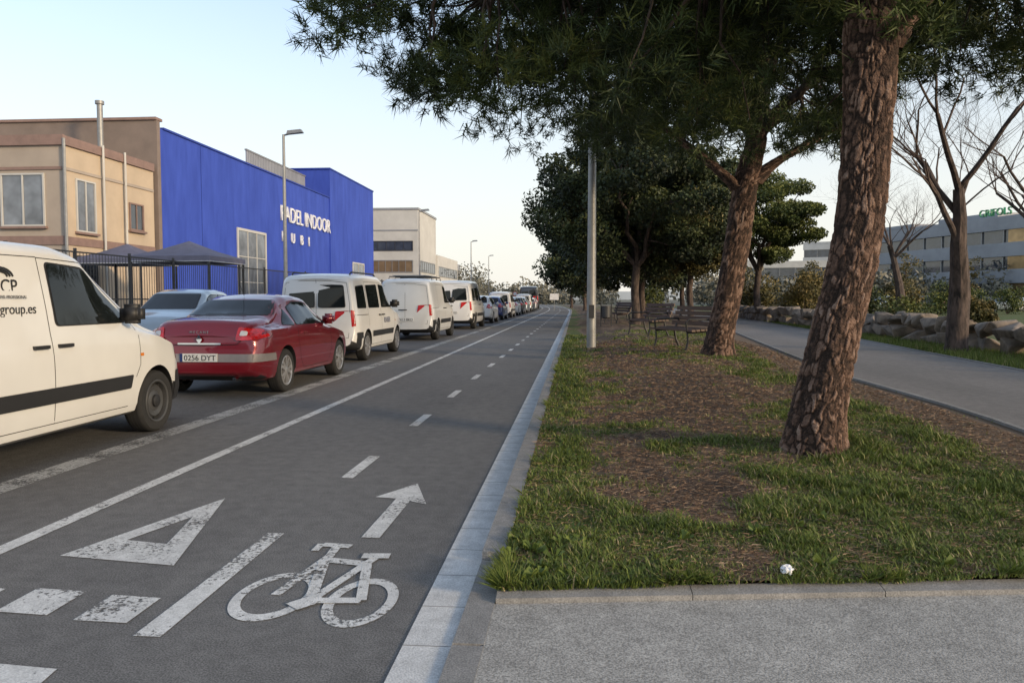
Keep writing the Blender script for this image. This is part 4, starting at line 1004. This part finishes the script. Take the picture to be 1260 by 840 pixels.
win_x(mb,X1,29.95,31.1,4.2,6.2,'glass_w','white_b',1,0); win_x(mb,X1,33.7,34.7,4.6,5.7,'glass_b','pinkband',1,0); win_x(mb,X1,29.95,31.1,1.5,3.1,'glass_b','galv_d',4,6); mb.obj('windows',p)
mb=MB()
mb.tube([(X1+.12,Y0-.1,.1),(X1+.12,Y0-.1,7.7)],.06,'galv',8)
mb.tube([(X1+.15,31.6,.1),(X1+.15,31.6,7.9)],.05,'white_b',8); mb.tube([(X1+.15,33.2,.1),(X1+.15,33.2,7.9)],.05,'white_b',8); mb.obj('drainpipes',p)
mb=MB(); mb.tube([(-22.0,34.6,7.7),(-22.0,34.6,10.4)],.13,'galv',12); mb.tube([(-22.0,34.6,10.4),(-22.0,34.6,10.55)],.2,'galv',12); mb.obj('flue_pipe',p)
p=empty('white_factory'); mb=MB(); mb.box((-40,92,.05),(-18.9,104,12.1),'white_b'); mb.box((-40,104.003,.05),(-18.7,122,7.4),'white_b')
mb.obj('walls',p); mb=MB()
win_y(mb,92,-27,-19.6,7.3,8.3,'glass_b','galv_d',6,0,.1,False); win_y(mb,92,-27,-19.6,4.7,6.0,'glass_sunrefl','galv',8,0,.1,False); win_y(mb,92,-38,-28.5,4.7,6.0,'glass_b','galv',8,0,.1,False)  # lower right row: orange sun glow painted into the panes
win_x(mb,-18.9,93,103,4.8,6.0,'glass_b','galv',6,0,.1,False); win_x(mb,-18.7,105,121,4.6,5.8,'glass_b','galv',9,0,.1,False); win_x(mb,-18.7,105,121,1.4,3.2,'glass_b','galv',9,0,.1,False)
mb.obj('windows',p); mb=MB(); mb.box((-40.1,91.9,12.1),(-18.8,104.1,12.35),'grey_b'); mb.box((-40,91.93,9.6),(-18.87,91.997,9.75),'grey_b'); mb.obj('roof_edge',p)
p=empty('industrial_building'); mb=MB(); mb.box((-52,130,.0),(-24,160,8.5),'grey_b'); mb.obj('walls',p); mb=MB(); win_x(mb,-24,132,158,4,6,'glass_b','galv',9,0,.1,False); mb.obj('windows',p)
def office(name,a,b,dep,h,floors,base=.2,gold=None,bm_='white_b'):
    p=empty(name); a=Vector((a[0],a[1],0)); b=Vector((b[0],b[1],0)); d=(b-a); L=d.length; ang=math.atan2(d.y,d.x); 
    p.location=(a.x,a.y,base); p.rotation_euler=(0,0,ang)
    mb=MB(); mb.box((0,.0,0),(L,dep,h-.8),'glass_b'); mb.obj('glass_core',p)
    mb=MB(); fh=(h-.9)/floors
    for i in range(floors+1):
        z=i*fh; mb.box((-.25,-.35,z-.02),(L+.25,dep+.2,z+.95+(.6 if i else 0)),bm_ if i else 'grey_b')
    mb.obj('floor_bands',p)
    mb=MB(); n=int(L/3)
    for i in range(n+1):
        x=i*L/n; 
        for f in range(floors): mb.box((x-.06,-.16,f*fh+.955),(x+.06,-.005,(f+1)*fh-.025),'galv')
    mb.obj('mullions',p)
    mb=MB(); mb.box((-.3,-.4,h+.66),(L*.25,dep,h+1.1),bm_); mb.box((L*.3,2,h+.66),(L*.6,dep,h+1.5),'grey_b'); mb.obj('roof_plant',p)
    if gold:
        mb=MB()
        for f in range(floors): mb.box((L*gold,-.12,f*fh+(.955 if f==0 else 1.56)),(L-.1,-.02,(f+1)*fh-.025),'glass_sunrefl')  # panes with the sun's gold reflection as their colour
        mb.obj('sun_reflection_panes',p)
    return p
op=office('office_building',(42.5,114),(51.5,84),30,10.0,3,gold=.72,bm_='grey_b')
text('roof_sign','GRIFOLS',(18.5,-.3,10.8),(R(90),0,0),1.2,op,'green_s','LEFT',.1)
office('office_building',(60,210),(92,195),25,15,4)
office('warehouse',(38,190),(58,185),25,9.5,2)
mb=MB(); xs=np.arange(-2200,2300,60); vs=[];fs=[]
for i,x in enumerate(xs):
    z=18+26*float(fbm(x/400+5,1.3,4,4)); vs+=[(x,2600,-1),(x,2600,z),(x,3000,z*1.1)]
    if i: a=(i-1)*3;b=i*3; fs+=[(a,b,b+1,a+1),(a+1,b+1,b+2,a+2)]
M['hill']=mat('haze_tinted_hill',(.40,.45,.50),.95,vs=.01); mb.add(vs,fs,'hill'); mb.obj('hills')  # pale blue-grey paints atmospheric haze onto the hills
# ------------------------------------------------------------------ camera, light
cam=bpy.data.cameras.new('camera'); cam.lens=36*950/1260; cam.sensor_width=36; cam.clip_end=6000; cam.clip_start=.05
co=bpy.data.objects.new('camera',cam); S.collection.objects.link(co); co.location=(0,0,1.4); co.rotation_euler=(R(90-3.13),0,R(4.7)); S.camera=co
el,az=15,120   # azimuth clockwise from +Y
w=bpy.data.worlds.new('World'); S.world=w; w.use_nodes=True; nt=w.node_tree; bg=nt.nodes['Background']; L=nt.links.new
sky=nt.nodes.new('ShaderNodeTexSky'); sky.sky_type='NISHITA'; sky.sun_disc=False; sky.sun_elevation=R(el); sky.sun_rotation=R(az); sky.dust_density=1.0; sky.air_density=1.0; sky.ozone_density=1.5
tc=nn(nt,'ShaderNodeTexCoord'); sp=nn(nt,'ShaderNodeSeparateXYZ'); L(tc.outputs['Generated'],sp.inputs[0])
mr=nn(nt,'ShaderNodeMapRange'); mr.interpolation_type='SMOOTHSTEP'; mr.inputs['From Min'].default_value=.0; mr.inputs['From Max'].default_value=.46; mr.inputs['To Min'].default_value=.92; mr.inputs['To Max'].default_value=.22; L(sp.outputs['Z'],mr.inputs['Value'])
sc=nn(nt,'ShaderNodeVectorMath',operation='SCALE'); sc.inputs['Scale'].default_value=2.15; L(sky.outputs[0],sc.inputs[0])
mx=nn(nt,'ShaderNodeMix',data_type='RGBA'); L(mr.outputs[0],mx.inputs['Factor']); L(sc.outputs[0],mx.inputs['A']); mx.inputs['B'].default_value=(6.35,6.15,5.75,1)
L(mx.outputs['Result'],bg.inputs[0]); bg.inputs[1].default_value=.15
sl=bpy.data.lights.new('sun','SUN'); sl.energy=3.2; sl.angle=R(7); sl.color=(1,.76,.48); so=bpy.data.objects.new('sun',sl); S.collection.objects.link(so)
d=Vector((math.sin(R(az))*math.cos(R(el)),math.cos(R(az))*math.cos(R(el)),math.sin(R(el)))); so.rotation_euler=d.to_track_quat('Z','Y').to_euler(); so.location=(20,-10,20)
S.view_settings.view_transform='Standard'; S.view_settings.look='None'; S.view_settings.exposure=0
